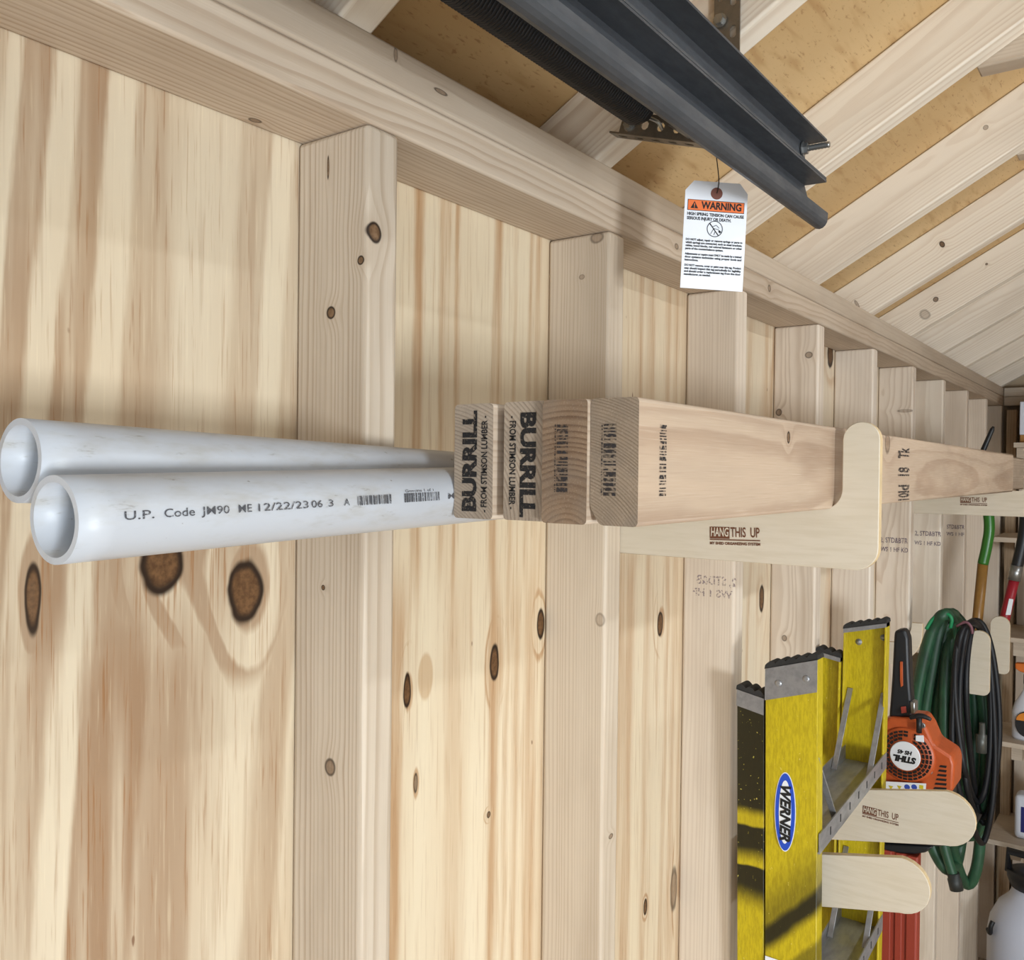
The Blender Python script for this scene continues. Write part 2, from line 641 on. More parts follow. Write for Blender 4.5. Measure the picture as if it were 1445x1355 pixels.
B3B = bands(1150, [(876, .5), (886, .6), (893, .1), (901, .1), (908, .6), (913, .2), (930, .1), (936, .6), (940, .1), (946, .5), (952, .2), (958, .5), (964, .2)])
BANDS = {1: (B1T, B1B, 300, 1150, 0.075), 2: (B2T, B2B, 420, 1150, 0.012), 3: (B3T, B3B, 460, 1150, 0.010)}
zc = (ZP0 + ZP1) / 2
bay_specs = {
    1: dict(light=(219, 195, 155), dark=(156, 121, 88), bands=10.0, width=0.45, sx=3.2, sz=0.38, seed=3.3, fleck=0.75,  # both tones lowered to put the light falloff here into the colour
            knots=[(0.7602, 0, -0.3987, 0.0165, .02, 0.027), (0.681, 0, -0.367, 0.018, .02, 0.026), (0.5816, 0, -0.385, 0.0055, .02, 0.024, .95)]),
    2: dict(light=(232, 208, 164), dark=(178, 128, 78), bands=15.0, sx=3.6, sz=0.30, seed=8.1, fleck=0.5, lines=True,
            knots=[(0.965, 0, -0.5235, 0.0055, .02, 0.017), (1.1155, 0, -0.5191, 0.0085, .02, 0.021), (1.2120, 0, -0.4863, 0.0075, .02, 0.018),
                   (0.9796, 0, -0.6242, 0.003, .02, 0.010, .8), (1.1078, 0, -0.6973, 0.0035, .02, 0.004, .9)],
            stains=[(0.9937, -0.5139, 0.013, 0.027, 0.5)]),
    3: dict(light=(228, 203, 160), dark=(174, 124, 78), bands=14.0, sx=4.0, sz=0.32, seed=15.7, fleck=0.5, lines=True,
            knots=[(1.5465, 0, -0.53, 0.0085, .02, 0.018), (1.5086, 0, -0.9626, 0.006, .02, 0.012), (1.6076, 0, -0.9722, 0.012, .02, 0.036, .6)]),
    4: dict(light=(226, 200, 160), dark=(190, 148, 104), bands=13.0, sx=4.0, sz=0.3, seed=21.7, fleck=0.5, lines=True,
            knots=[(1.9854, 0, -0.5391, 0.012, .02, 0.026)]),
    5: dict(light=(226, 200, 162), dark=(192, 150, 108), bands=12.0, sx=4.0, sz=0.3, seed=25.7, fleck=0.5, lines=True,
            knots=[(2.4082, 0, -0.0119, 0.02, .02, 0.03)]),
}
M_ply = ply_mat('sheathing_plywood', (226, 201, 163), (196, 158, 116), 12.0, seed=44.0, sx=4.0, lines=True)
for i in range(-4, 12):
    x0 = XBACK if i == -4 else S * i + 0.019
    x1 = min(S * (i + 1) + 0.019, XEND + 0.1)
    if i in bay_specs:
        sp = dict(bay_specs[i])
        c = ((x0 + x1) / 2, 0.0065, zc + 0.038)
        sp['knots'] = kn(c, sp['knots'])
        sp['stains'] = [(a - c[0], b - c[2], r, q, s_) for a, b, r, q, s_ in sp.get('stains', ())]
        if i in BANDS:
            tb, bb, r0_, r1_, ln = BANDS[i]
            w_ = x1 - x0
            nz = lambda l_: [(min(1.0, max(0.0, (a - x0) / w_)), v_) for a, v_ in l_]
            sp.update(top=(at(600, r0_, y=0).z - c[2], nz(tb)), bot=(at(600, r1_, y=0).z - c[2], nz(bb)), span=(x0 - c[0], x1 - c[0]), lean=ln, zsplit=-0.42 - c[2])
        m = ply_mat('plywood_bay', **sp)
    else:
        m = M_ply
    box_obj('plywood_panel', x0 + 0.0008, x1 - 0.0008, 0.0005, 0.012, ZP0, ZP1 + 0.076, m, wall_left)

stud_custom = {
    2: dict(light=(206, 182, 152), dark=(172, 142, 110), pith=(0.034, 0.075), ring=0.0044, contrast=0.85, warp=0.0045, seed=1.0,
            knots=[(0.8128, -0.04, -0.0295, .004, 0.0014, 0.010, .9), (0.8128, -0.0453, -0.1561, .006, 0.0052, 0.0052), (0.8128, -0.0813, -0.1151, .005, 0.0038, 0.0038),
                   (0.8215, -0.089, -0.0905, .0075, 0.010, 0.0085), (0.8128, -0.0496, -0.5536, .006, 0.0062, 0.0075, .75), (0.8128, -0.0385, -0.3969, .004, 0.0022, 0.0022)]),
    3: dict(light=(214, 189, 157), dark=(186, 154, 120), pith=(0.034, 0.08), ring=0.0036, contrast=0.6, warp=0.004, seed=5.0,
            knots=[(1.2192, -0.0823, -0.4733, .006, 0.006, 0.008, .35), (1.2402, -0.089, -0.7432, .005, 0.004, 0.003, .7),
                   (1.2192, -0.071, -0.006, .006, 0.009, 0.007, .45), (1.2192, -0.05, -0.052, .004, 0.004, 0.003, .4)]),
    4: dict(light=(226, 202, 173), dark=(196, 164, 132), pith=(0.03, 0.07), ring=0.0045, contrast=0.5, warp=0.004, seed=9.0, knots=[]),
    5: dict(light=(232, 208, 180), dark=(192, 158, 124), pith=(0.05, 0.05), ring=0.007, contrast=0.55, warp=0.012, seed=11.0,
            knots=[(2.032, -0.012, -0.17, .005, .006, .007, .7), (2.032, -0.07, -0.06, .005, .007, .006, .6), (2.032, -0.03, -0.62, .005, .005, .006, .6)]),
    7: dict(light=(234, 211, 184), dark=(194, 158, 124), pith=(0.05, 0.03), ring=0.008, contrast=0.5, warp=0.014, seed=13.0,
            knots=[(2.8448, -0.07, -0.12, .005, .02, .004, .4), (2.8448, -0.065, -0.23, .005, .02, .004, .4)]),
    8: dict(light=(236, 215, 188), dark=(200, 168, 134), pith=(0.04, 0.03), ring=0.009, contrast=0.4, warp=0.014, seed=17.0,
            knots=[(3.2512, -0.04, -0.225, .005, .006, .007, .9)]),
}
studs = {}
for i in range(-3, 12):
    x0 = S * i
    c = (x0 + SW / 2, -SD / 2, zc + 0.019)
    if i in stud_custom:
        sp = dict(stud_custom[i])
        sp['knots'] = kn(c, sp['knots'])
        m = lumber_mat('stud_board', 'z', **sp)
    else:
        m = M_stud_a if i % 2 else M_stud_b
    studs[i] = box_obj('stud', x0, x0 + SW, -SD, 0, FLOOR + 0.038, -0.0004, m, wall_left, bevel=0.0045, seg=3)
c = ((XBACK + XEND) / 2, -SD / 2, 0.019)
m = lumber_mat('plate_board', 'x', (208, 180, 148), (172, 136, 102), (-0.135, -0.05), 0.0062, 0.8, warp=0.006, seed=2.0,
               knots=kn(c, [(1.402, -0.089, 0.018, .006, .005, .004, .6), (0.7565, -0.012, 0, .006, .004, .004, .7), (1.76, -0.089, 0.022, .007, .01, .006, .6)]))
box_obj('top_plate', XBACK, XEND, -SD, 0, 0, 0.038, m, wall_left, bevel=0.003)
c = ((XBACK + XEND) / 2, -SD / 2, 0.057)
m = lumber_mat('plate_board', 'x', (206, 180, 149), (182, 150, 118), (0.05, 0.09), 0.008, 0.4, warp=0.006, seed=6.0,
               knots=kn(c, [(0.905, -0.089, 0.057, .009, .005, .0022, .7), (0.845, -0.089, 0.068, .0025, .006, .006, .5)]))
box_obj('top_plate', XBACK, XEND, -SD, 0, 0.0384, 0.076, m, wall_left, bevel=0.003)
box_obj('bottom_plate', XBACK, XEND, -SD, 0, FLOOR, FLOOR + 0.038, M_plate, wall_left, bevel=0.003)

# roof
RID = YR / 2
cs = 1 / math.sqrt(1 + SLOPE ** 2)
zr = lambda y: 0.076 + SLOPE * (-0.089 - y)            # underside of the rafters
VD = 0.089 / cs
M_roof = ply_mat('roof_plywood', (196, 158, 104), (158, 114, 62), 5.0, 0.6, 2.2, 0.9, seed=61.0, fleck=0.8)


def rot_ply(name, seed):
    g = G(name)
    x, y, z = g.xyz()
    n1 = g.noise(g.vec(g.mul(x, 3), g.mul(y, 3), seed), 1, 2, 0.5)
    fl = g.noise(g.vec(g.mul(x, 32), g.mul(y, 260), seed), 1, 3, 0.65)
    fl2 = g.noise(g.vec(g.mul(x, 9), g.mul(y, 60), seed + 3), 1, 2, 0.6)
    col = g.mix(g.smooth(n1, 0.3, 0.7), lin(208, 178, 132), lin(194, 160, 112))
    col = g.mix(g.smooth(fl2, 0.5, 0.75, 0, 0.4), col, lin(156, 110, 60))
    fl3 = g.noise(g.vec(g.mul(x, 75), g.mul(y, 190), seed + 5), 1, 2, 0.6)
    col = g.mix(g.smooth(fl3, 0.6, 0.72, 0, 0.45), col, lin(140, 94, 50))
    col = g.mix(g.smooth(fl, 0.6, 0.72, 0, 0.5), col, lin(128, 82, 40))
    g.bump(fl, 0.08, 0.0005)
    return g.out(col, 0.6, 0, 0.3)


M_roof = rot_ply('roof_sheathing_plywood', 3.0)
mb = MB()
ye = 0.25
zt = lambda y: zr(y) + VD + 0.0006
mb.prism([(XBACK - 0.1, ye, zt(ye)), (XBACK - 0.1, RID, zt(RID)), (XBACK - 0.1, RID, zt(RID) + 0.014), (XBACK - 0.1, ye, zt(ye) + 0.014)], (XEND - XBACK + 0.35, 0, 0))
ceiling = tag(mb.build('ceiling', M_roof, None, (0, 0, 0)), kind='structure')
mb = MB()
mr = lambda y: YR - y
mb.prism([(XBACK - 0.1, YR - ye, zt(ye)), (XBACK - 0.1, RID, zt(RID)), (XBACK - 0.1, RID, zt(RID) + 0.014), (XBACK - 0.1, YR - ye, zt(ye) + 0.014)], (XEND - XBACK + 0.35, 0, 0))
mb.build('roof_sheathing', M_roof, ceiling)


def rafter_mesh(right=False):
    """rafter in its own frame: length along local y, so the grain runs with it"""
    f = (lambda y: YR - y) if right else (lambda y: y)
    y0 = 0.2
    L = (y0 - RID) / cs
    ang = math.atan(SLOPE)
    me_mb = MB().box(-SW / 2, SW / 2, -L / 2, L / 2, 0, 0.089)
    bm = bmesh.new()
    vs = [bm.verts.new(v) for v in me_mb.v]
    for fc in me_mb.f:
        bm.faces.new([vs[i] for i in fc])
    bmesh.ops.recalc_face_normals(bm, faces=bm.faces)
    r = bmesh.ops.bevel(bm, geom=list(bm.edges), offset=0.003, segments=2, profile=0.5, affect='EDGES')
    for fc in r['faces']:
        fc.smooth = True
    me = bpy.data.meshes.new('rafter')
    bm.to_mesh(me)
    bm.free()
    ym = (y0 + RID) / 2
    return me, Vector((0, f(ym), zr(ym))), (ang if right else -ang)


raf_knots = {
    3: [(-.019, -0.06, 0.05, .006, .004, .003, .8), (-.019, -0.21, 0.03, .006, .009, .006, .4)],
    4: [(-.019, 0.30, 0.047, .006, .008, .010, .55), (-.019, 0.26, 0.012, .006, .009, .007, .5), (-.019, 0.20, 0.048, .006, .003, .003), (-.019, 0.10, .07, .006, .003, .003, .9),
        (-.019, -0.06, .05, .006, .006, .006, .45)],
    5: [(-.019, 0.45, 0.06, .006, .004, .004, .5)],
    6: [(-.019, 0.62, 0.046, .006, .005, .007, .95), (-.019, 0.83, 0.035, .006, .003, .010, .5)],
    7: [(-.019, 0.72, 0.05, .006, .006, .006, .8), (-.019, 0.76, 0.03, .006, .012, .014, .35), (-.019, 0.58, .06, .006, .003, .003, .8)],
}
meL, cL, aL = rafter_mesh(False)
meR, cR, aR = rafter_mesh(True)
M_tie = lumber_mat('tie_spruce', 'y', (214, 190, 160), (186, 154, 122), (0.01, 0.07), 0.005, 0.5)
for i in range(-3, 12):
    xr = S * i - 0.033 + SW / 2
    me = meL.copy()
    m = lumber_mat('rafter_board', 'y', (244, 226, 200), (214, 184, 152), (0.012 + 0.01 * rng.random(), 0.05 + 0.06 * rng.random()), 0.0055, 0.65, warp=0.008,
                   knots=raf_knots[i], seed=3.0 * i, bump=0.08) if i in raf_knots else M_raf
    me.materials.append(m)
    o = link('rafter', me, None, ceiling)
    o.location = (xr, cL.y, cL.z)
    o.rotation_euler.x = aL
    me2 = meR.copy()
    me2.materials.append(M_raf)
    o = link('rafter', me2, None, ceiling)
    o.location = (xr, cR.y, cR.z)
    o.rotation_euler.x = aR
    if i >= 4:
        box_obj('collar_tie', xr + SW / 2 + 0.0005, xr + SW * 1.5, YR + 0.42, -0.42, 0.262, 0.262 + 0.089, M_tie, ceiling, bevel=0.003)
box_obj('ridge_board', XBACK, XEND, RID - 0.019, RID + 0.019, zr(RID) - 0.02, zr(RID) + VD - 0.012, M_plate2, ceiling)

# far end wall
M_ply_far = ply_mat('end_plywood', (206, 172, 126), (164, 122, 80), 9.0, 0.5, 4.0, 0.4, seed=77.0)
wall_far = tag(box_obj('wall_far', XEND + 0.089, XEND + 0.104, YR, 0, FLOOR, 1.2, M_ply_far), kind='structure')
M_platey = lumber_mat('end_plate_pine', 'y', (218, 194, 164), (190, 158, 124), (0.05, 0.07), 0.005, 0.5)
box_obj('top_plate', XEND, XEND + SD, YR + 0.09, -0.0895, 0.0005, 0.038, M_platey, wall_far, bevel=0.003)
box_obj('top_plate', XEND, XEND + SD, YR + 0.09, -0.0895, 0.0384, 0.076, M_platey, wall_far, bevel=0.003)
for k in range(0, 9):
    y1 = -0.150 - 0.4064 * k
    if y1 - 0.04 > YR + 0.1:
        box_obj('stud', XEND, XEND + SD, y1 - SW, y1, FLOOR + 0.038, 0.0, M_stud_b if k % 2 else M_stud_a, wall_far, bevel=0.003)
box_obj('gable_stud', XEND, XEND + SD, -0.62, -0.582, 0.0765, zr(-0.62) - 0.002, M_stud_a, wall_far)

floor = tag(box_obj('floor', XBACK - 0.1, XEND + 0.12, YR - 0.05, 0.03, FLOOR - 0.02, FLOOR - 0.0005, M_floor), kind='structure')

# wall across the shed, with the window the light comes through
WX0, WX1, WZ0, WZ1 = -1.08, -0.42, -1.50, -0.60
wall_right = tag(box_obj('wall_right', XBACK, WX0, YR - 0.012, YR, FLOOR, 0.10, M_ply), kind='structure')
box_obj('plywood_panel', WX1, XEND + 0.1, YR - 0.012, YR, FLOOR, 0.10, M_ply, wall_right)
box_obj('plywood_panel', WX0, WX1, YR - 0.012, YR, FLOOR, WZ0, M_ply, wall_right)
box_obj('plywood_panel', WX0, WX1, YR - 0.012, YR, WZ1, 0.10, M_ply, wall_right)
box_obj('top_plate', XBACK, XEND, YR + 0.0005, YR + SD, 0, 0.076, M_plate, wall_right, bevel=0.003)
for i in range(-3, 12):
    if not (WX0 < S * i + 0.02 < WX1):
        box_obj('stud', S * i, S * i + SW, YR + 0.0005, YR + SD, FLOOR, -0.0004, M_stud_a, wall_right)
M_winv = plain('window_vinyl', lin(236, 236, 232), 0.4)
window_1 = tag(box_obj('window_1', WX0 - 0.04, WX0 + 0.01, YR - 0.03, YR + 0.02, WZ0, WZ1, M_winv), kind='structure')
for a in ((WX1 - 0.01, WX1 + 0.04, WZ0, WZ1), (WX0, WX1, WZ0 - 0.03, WZ0 + 0.01), (WX0, WX1, WZ1 - 0.03, WZ1), (WX0, WX1, -1.06, -1.04)):
    box_obj('window_frame', a[0], a[1], YR - 0.03, YR + 0.02, a[2], a[3], window_1.data.materials[0], window_1)

# unseen lamp added to brighten the far end: its housing under the ridge
lamp = thing('added_fill_lamp', (1.95, -1.8, 0.55), 'added long white fill lamp under the ridge, out of view', 'lamp')
MB().box(1.13, 2.77, -1.86, -1.74, 0.515, 0.545).build('housing', M_winv, lamp, bevel=0.004)
for xx_ in (1.4, 2.5):
    MB().cyl((xx_, -1.8, 0.545), (xx_, -1.8, zr(RID) - 0.02), 0.002, 8).build('hanger_wire', M_winv, lamp)

# wall behind the camera with the open garage doorway
M_shade_door = plain('shade_door_white', lin(214, 212, 206), 0.5)
shade_door_1 = tag(box_obj('shade_door_1', XBACK + 0.24, XBACK + 0.76, YR + 0.36, -0.345, 0.006, 0.044, M_shade_door, None, bevel=0.004), kind='structure')  # unseen raised door, added to keep window light off the near roof
for k in range(1, 4):
    box_obj('shade_door_section', XBACK + 0.24 + 0.53 * k, XBACK + 0.76 + 0.53 * k, YR + 0.36, -0.345, 0.006, 0.044, M_shade_door, shade_door_1, bevel=0.004)
wall_back = tag(box_obj('wall_back', XBACK - 0.09, XBACK - 0.0005, -0.62, 0, FLOOR, 0.10, M_ply), kind='structure')
box_obj('plywood_panel', XBACK - 0.09, XBACK - 0.0005, YR, YR + 0.62, FLOOR, 0.10, M_ply, wall_back)
box_obj('header', XBACK - 0.09, XBACK - 0.0005, YR, 0, 0.1005, 1.0, M_ply, wall_back)


# ------------------------------------------------------------------ PVC pipes on the near bracket
def pvc_mat():
    g = G('white_pvc')
    x, y, z = g.xyz()
    n = g.noise(g.vec(g.mul(x, 14), g.mul(y, 45), g.mul(z, 45)), 1, 4, 0.65)
    sc = g.noise(g.vec(g.mul(x, 60), g.mul(y, 260), g.mul(z, 260)), 1, 3, 0.7)
    sp = g.noise(g.vec(g.mul(x, 160), g.mul(y, 220), g.mul(z, 220)), 1, 1, 0.5)
    col = g.mix(g.smooth(n, 0.48, 0.76, 0, 0.55), lin(181, 184, 190), lin(160, 154, 144))
    col = g.mix(g.mul(g.smooth(sc, 0.6, 0.75), g.smooth(n, 0.45, 0.65, 0, 0.55)), col, lin(120, 112, 100))
    col = g.mix(g.smooth(sp, 0.76, 0.82, 0, 0.6), col, lin(110, 100, 88))
    return g.out(col, g.smooth(n, 0.4, 0.7, 0.32, 0.5), 0, 0.45)


M_pvc = pvc_mat()
M_inkgrey = ink('grey_ink', lin(78, 78, 82), 0.28, 700)
M_inkblack = ink('black_stamp_ink', lin(38, 36, 36), 0.27, 420)
M_inkfade = ink('faded_stamp_ink', lin(52, 48, 48), 0.36, 300)
M_inkpurple = ink('purple_stamp_ink', lin(112, 96, 110), 0.34, 420)


def pipe(path, r, wall, label):
    p0 = Vector(path[0])
    t = thing('pvc_pipe', p0, label, 'pipe', 'white PVC pipes on the near bracket')
    mb = MB()
    pts = smooth_path(path, 8)
    n = len(pts)
    seg = 40
    rings = []
    for rr in (r, r - wall):
        ring = []
        for i, c in enumerate(pts):
            a = pts[max(0, i - 1)]
            b = pts[min(n - 1, i + 1)]
            tg = (b - a).normalized()
            u = Vector((0, 1, 0)) - tg * tg.y
            u.normalize()
            w = tg.cross(u)
            ring.append([c + (u * math.cos(2 * math.pi * k / seg) + w * math.sin(2 * math.pi * k / seg)) * rr for k in range(seg)])
        rings.append(ring)
    for ri, ring in enumerate(rings):
        flat = [p for q in ring for p in q]
        fs = [(i * seg + k, i * seg + (k + 1) % seg, (i + 1) * seg + (k + 1) % seg, (i + 1) * seg + k) for i in range(n - 1) for k in range(seg)]
        mb.poly(flat, fs, 0, True)
    for i in (0, n - 1):
        flat = rings[0][i] + rings[1][i]
        mb.poly(flat, [(k, (k + 1) % seg, seg + (k + 1) % seg, seg + k) for k in range(seg)], 0, False)
    mb.build('tube_wall', M_pvc, t)
    return t


RP = 0.0234
P1 = [(0.512, -0.1270, -0.2897), (0.85, -0.1165, -0.2980), (XB, -0.1128, -0.3066), (2.2, -0.1128, -0.3066), (3.45, -0.1128, -0.3066)]
P2 = [(0.510, -0.1690, -0.3205), (0.80, -0.1602, -0.3145), (XB, -0.1599, -0.3066), (2.2, -0.1599, -0.3066), (3.50, -0.1599, -0.3066)]
pipe(P1, RP, 0.0036, 'plain white PVC pipe nearest the wall, end slightly higher')
pipe2 = pipe(P2, RP, 0.0036, 'white PVC pipe with printed date code, lower and nearer the room')


def on_pipe2(x, ang):
    """point on the printed pipe's skin: x along it, ang above the horizontal facing the room"""
    for a, b in zip(P2[:-1], P2[1:]):
        if a[0] <= x <= b[0]:
            f = (x - a[0]) / (b[0] - a[0])
            c = Vector(a).lerp(Vector(b), f)
            break
    rr = RP + 0.00035
    return c + Vector((0, -math.cos(ang), math.sin(ang))) * rr


def pipe_wrap(x0, ang0):
    return lambda u, v: on_pipe2(x0 + u, ang0 + v / RP)


def pipe_text(s, px, py, wpx, size, **kw):
    a = at(px, py, y=-0.1835)
    b = at(px + wpx, py, y=-0.1835)
    x0 = a.x
    text('printed_code', s, size, (0, 0, 0), (1, 0, 0), (0, 0, 1), M_inkgrey, pipe2, bold=0.00003, align='LEFT', width=b.x - a.x,
         wrap=lambda u, v: on_pipe2(x0 + u, kw['ang'] + v / RP))


for s, px, wpx in (('U.P.', 162, 43), ('Code', 220, 44), ('JM90', 276, 40), ('ME', 327, 19), ('12/22/23', 352, 73), ('06', 433, 16), ('3', 457, 7), ('A', 481, 8), ('M', 631, 9)):
    pipe_text(s, px, 715, wpx, 0.0066, ang=0.06)
brng = random.Random(3)
for (pa, pb) in ((501, 550), (569, 620)):
    x0, x1 = at(pa, 700, y=-0.1835).x, at(pb, 700, y=-0.1835).x
    quads('printed_barcode', barcode(brng, x1 - x0, -0.003, 0.0035, 0.0006), (0, 0, 0), (1, 0, 0), (0, 0, 1), M_inkgrey, pipe2, wrap=pipe_wrap(x0, 0.08))
x0 = at(571, 688, y=-0.1835).x
text('printed_code', 'Genuine 1 of 1', 0.003, (0, 0, 0), (1, 0, 0), (0, 0, 1), M_inkgrey, pipe2, align='LEFT', width=at(612, 690, y=-0.1835).x - x0,
     wrap=pipe_wrap(x0, 0.30))

# ------------------------------------------------------------------ four two-by-fours on the near bracket
BZ0, BZ1 = -0.3298, -0.2410


def end_mat(name, light, dark, pith, ring, seed, contrast=0.8):
    return lumber_mat(name, 'x', light, dark, pith, ring, contrast, 0.0022, (), 0.7, 0.4, seed, 0.45, 1.0, 0.35)


def lumber(y0, x0, x1, side, end, label, wane=False, dz=0.0):
    """side/end grain given about the board's centre (y, z)"""
    c = Vector(((x0 + x1) / 2, y0 - 0.019, (BZ0 + BZ1) / 2 + dz))
    prof = [(0, BZ0), (0, BZ1), (-0.038, BZ1), (-0.038, BZ0)]
    if wane:
        prof = [(0, BZ0 + 0.013), (0, BZ1), (-0.038, BZ1), (-0.038, BZ0), (-0.008, BZ0)]
    pts = [Vector((x0, y0 + a, b + dz)) for a, b in prof]
    bm = bmesh.new()
    n = len(pts)
    v0 = [bm.verts.new(p - c) for p in pts]
    v1 = [bm.verts.new(p - c + Vector((x1 - x0, 0, 0))) for p in pts]
    for i in range(n):
        bm.faces.new([v0[i], v0[(i + 1) % n], v1[(i + 1) % n], v1[i]])
    bm.faces.new(v0[::-1])
    bm.faces.new(v1)
    bmesh.ops.recalc_face_normals(bm, faces=bm.faces)
    long_e = [e for e in bm.edges if abs((e.verts[0].co - e.verts[1].co).x) > 0.1]
    r = bmesh.ops.bevel(bm, geom=long_e, offset=0.0032, segments=3, profile=0.5, affect='EDGES')
    for f in r['faces']:
        if abs(f.normal.x) < 0.5:
            f.smooth = True
    for f in bm.faces:
        if abs(f.normal.x) > 0.9:
            f.material_index = 1
            f.smooth = False
    me = bpy.data.meshes.new('lumber_board')
    bm.to_mesh(me)
    bm.free()
    o = link('lumber_board', me, [side, end])
    o.location = c
    return tag(o, label, 'board', 'two-by-fours on the near bracket')


side_w = lumber_mat('weathered_board', 'x', (204, 174, 142), (168, 132, 100), (0.03, -0.16), 0.006, 0.55, 0.004, (), 0.6, 0.5, 3.0, 0.15)
side_f = lumber_mat('front_board', 'x', (198, 162, 126), (160, 120, 88), (0.055, -0.012), 0.010, 0.5, 0.010,
                    [(1.118 - 1.755, -0.019, -0.258 + 0.2854, .0042, .006, .0055), (1.495 - 1.755, -0.019, 0.034, .012, .006, .014, .5)], 0.6, 0.55, 4.0, 0.12, 0.8, 0.2)
bx = [0.8168, 0.8180, 0.8124, 0.8160]
by = [-0.1835, -0.2310, -0.2698, -0.3083]
b1 = lumber(by[0], bx[0], 3.20, side_w, end_mat('end_grain_a', (170, 146, 120), (122, 98, 76), (0.05, -0.10), 0.0026, 1.0),
            'two-by-four next to the pipes, lettering on its end reads upwards')
b2 = lumber(by[1], bx[1], 3.26, side_w, end_mat('end_grain_b', (176, 150, 122), (126, 100, 76), (0.09, -0.05), 0.0032, 2.0),
            'second two-by-four from the pipes, lettering on its end reads downwards', dz=0.0004)
b3 = lumber(by[2], bx[2], 3.24, side_w, end_mat('end_grain_c', (150, 112, 76), (104, 70, 44), (-0.002, -0.060), 0.0042, 3.0, 0.9),
            'third two-by-four from the pipes, brown end with curved rings and barcode')
b4 = lumber(by[3], bx[3], 2.69, side_f, end_mat('end_grain_d', (154, 126, 96), (108, 84, 60), (0.045, -0.085), 0.0022, 4.0),
            'front two-by-four with long bare side facing the room', wane=True)


def endtext(s, board, px, py, size_len, h, up_dir, mat, bold, **kw):
    """lettering on a board end, px/py its centre in the photograph"""
    x = board.location.x - (board.dimensions.x / 2)
    o = at(px, py, x=bx[{b1: 0, b2: 1, b3: 2, b4: 3}[board]])
    right = (0, 0, 1) if up_dir == 'left' else (0, 0, -1)
    up = (0, 1, 0) if up_dir == 'left' else (0, -1, 0)
    return text('stamp', s, h, o, right, up, mat, board, bold=bold, width=size_len, lift=0.0004, **kw)


endtext('BURRILL', b1, 664, 652, 0.078, 0.0185, 'left', M_inkblack, 0.0009)
endtext('- FROM STIMSON LUMBER -', b1, 684, 655, 0.074, 0.0080, 'left', M_inkblack, 0.0002)
endtext('BURRILL', b2, 744, 655, 0.078, 0.0185, 'right', M_inkblack, 0.0009)
endtext('- FROM STIMSON LUMBER -', b2, 723, 653, 0.070, 0.0080, 'right', M_inkblack, 0.0002)
for (bd, i, pxa, pya, pyb, w) in ((b3, 2, 801, 598, 695, 0.0095), (b4, 3, 869, 598, 700, 0.0100)):
    a = at(pxa, pyb, x=bx[i])
    L = at(pxa, pya, x=bx[i]).z - a.z
    quads('stamped_barcode', barcode(brng, L, 0, w, 0.0011), a, (0, 0, 1), (0, 1, 0), M_inkfade, bd, 0.0004)
    quads('stamped_marks', [(x0, x1, w + 0.0008, w + 0.0018) for x0, x1, _, _ in barcode(brng, L, 0, 1, 0.0006)], a, (0, 0, 1), (0, 1, 0), M_inkfade, bd, 0.0004)
yf = by[3] - 0.038
a = at(939, 700, y=yf)
quads('stamped_barcode', barcode(brng, at(939, 600, y=yf).z - a.z, 0, 0.0105, 0.0010), a, (0, 0, 1), (-1, 0, 0), M_inkfade, b4, 0.0004)
for (py, s, l) in ((640, 'Tk', 0.015), (667, '18', 0.012), (690, 'ld', 0.011), (702, '10', 0.010)):
    o = at(1276, py, y=yf)
    text('stamp', s, 0.085, o, (0, 0, 1), (-1, 0, 0), M_inkfade, b4, bold=0.0030, width=l, lift=0.0004, sx=1)

# ------------------------------------------------------------------ plywood wall brackets
def birch_mat():
    g = G('birch_plywood')
    x, y, z = g.xyz()
    n = g.noise(g.vec(g.mul(x, 60), g.mul(y, 14), g.mul(z, 160)), 1, 3, 0.6)
    b = g.noise(g.vec(g.mul(x, 8), g.mul(y, 8), g.mul(z, 14)), 1, 2, 0.5)
    col = g.mix(g.smooth(n, 0.4, 0.7, 0, 0.5), lin(208, 196, 177), lin(194, 180, 157))
    col = g.mix(g.smooth(b, 0.4, 0.7, 0, 0.4), col, lin(200, 186, 162))
    return g.out(col, 0.5, 0, 0.35)


M_birch = birch_mat()
M_edge = plain('plywood_edge', lin(214, 188, 146), 0.6, vary=0.15)
M_burn = plain('burnt_logo', lin(104, 62, 40), 0.8)


def arc(cy, cz, r, a0, a1, n=8):
    return [(cy + r * math.cos(math.radians(a0 + (a1 - a0) * k / n)), cz + r * math.sin(math.radians(a0 + (a1 - a0) * k / n))) for k in range(n + 1)]


def bracket(x, outline, th, label, group, origin_yz):
    """plate in the plane facing down the wall (-x); outline in (u towards the room, z)"""
    root = thing('wall_bracket', (x, origin_yz[0], origin_yz[1]), label, 'bracket', group)
    mb = MB().prism([(x, -u, z) for u, z in outline], (th, 0, 0))
    for k in range(len(mb.mi)):
        mb.mi[k] = 1 if k < len(outline) else 0
    mb.build('plate', [M_birch, M_edge], root, bevel=0.0008, seg=1)
    return root


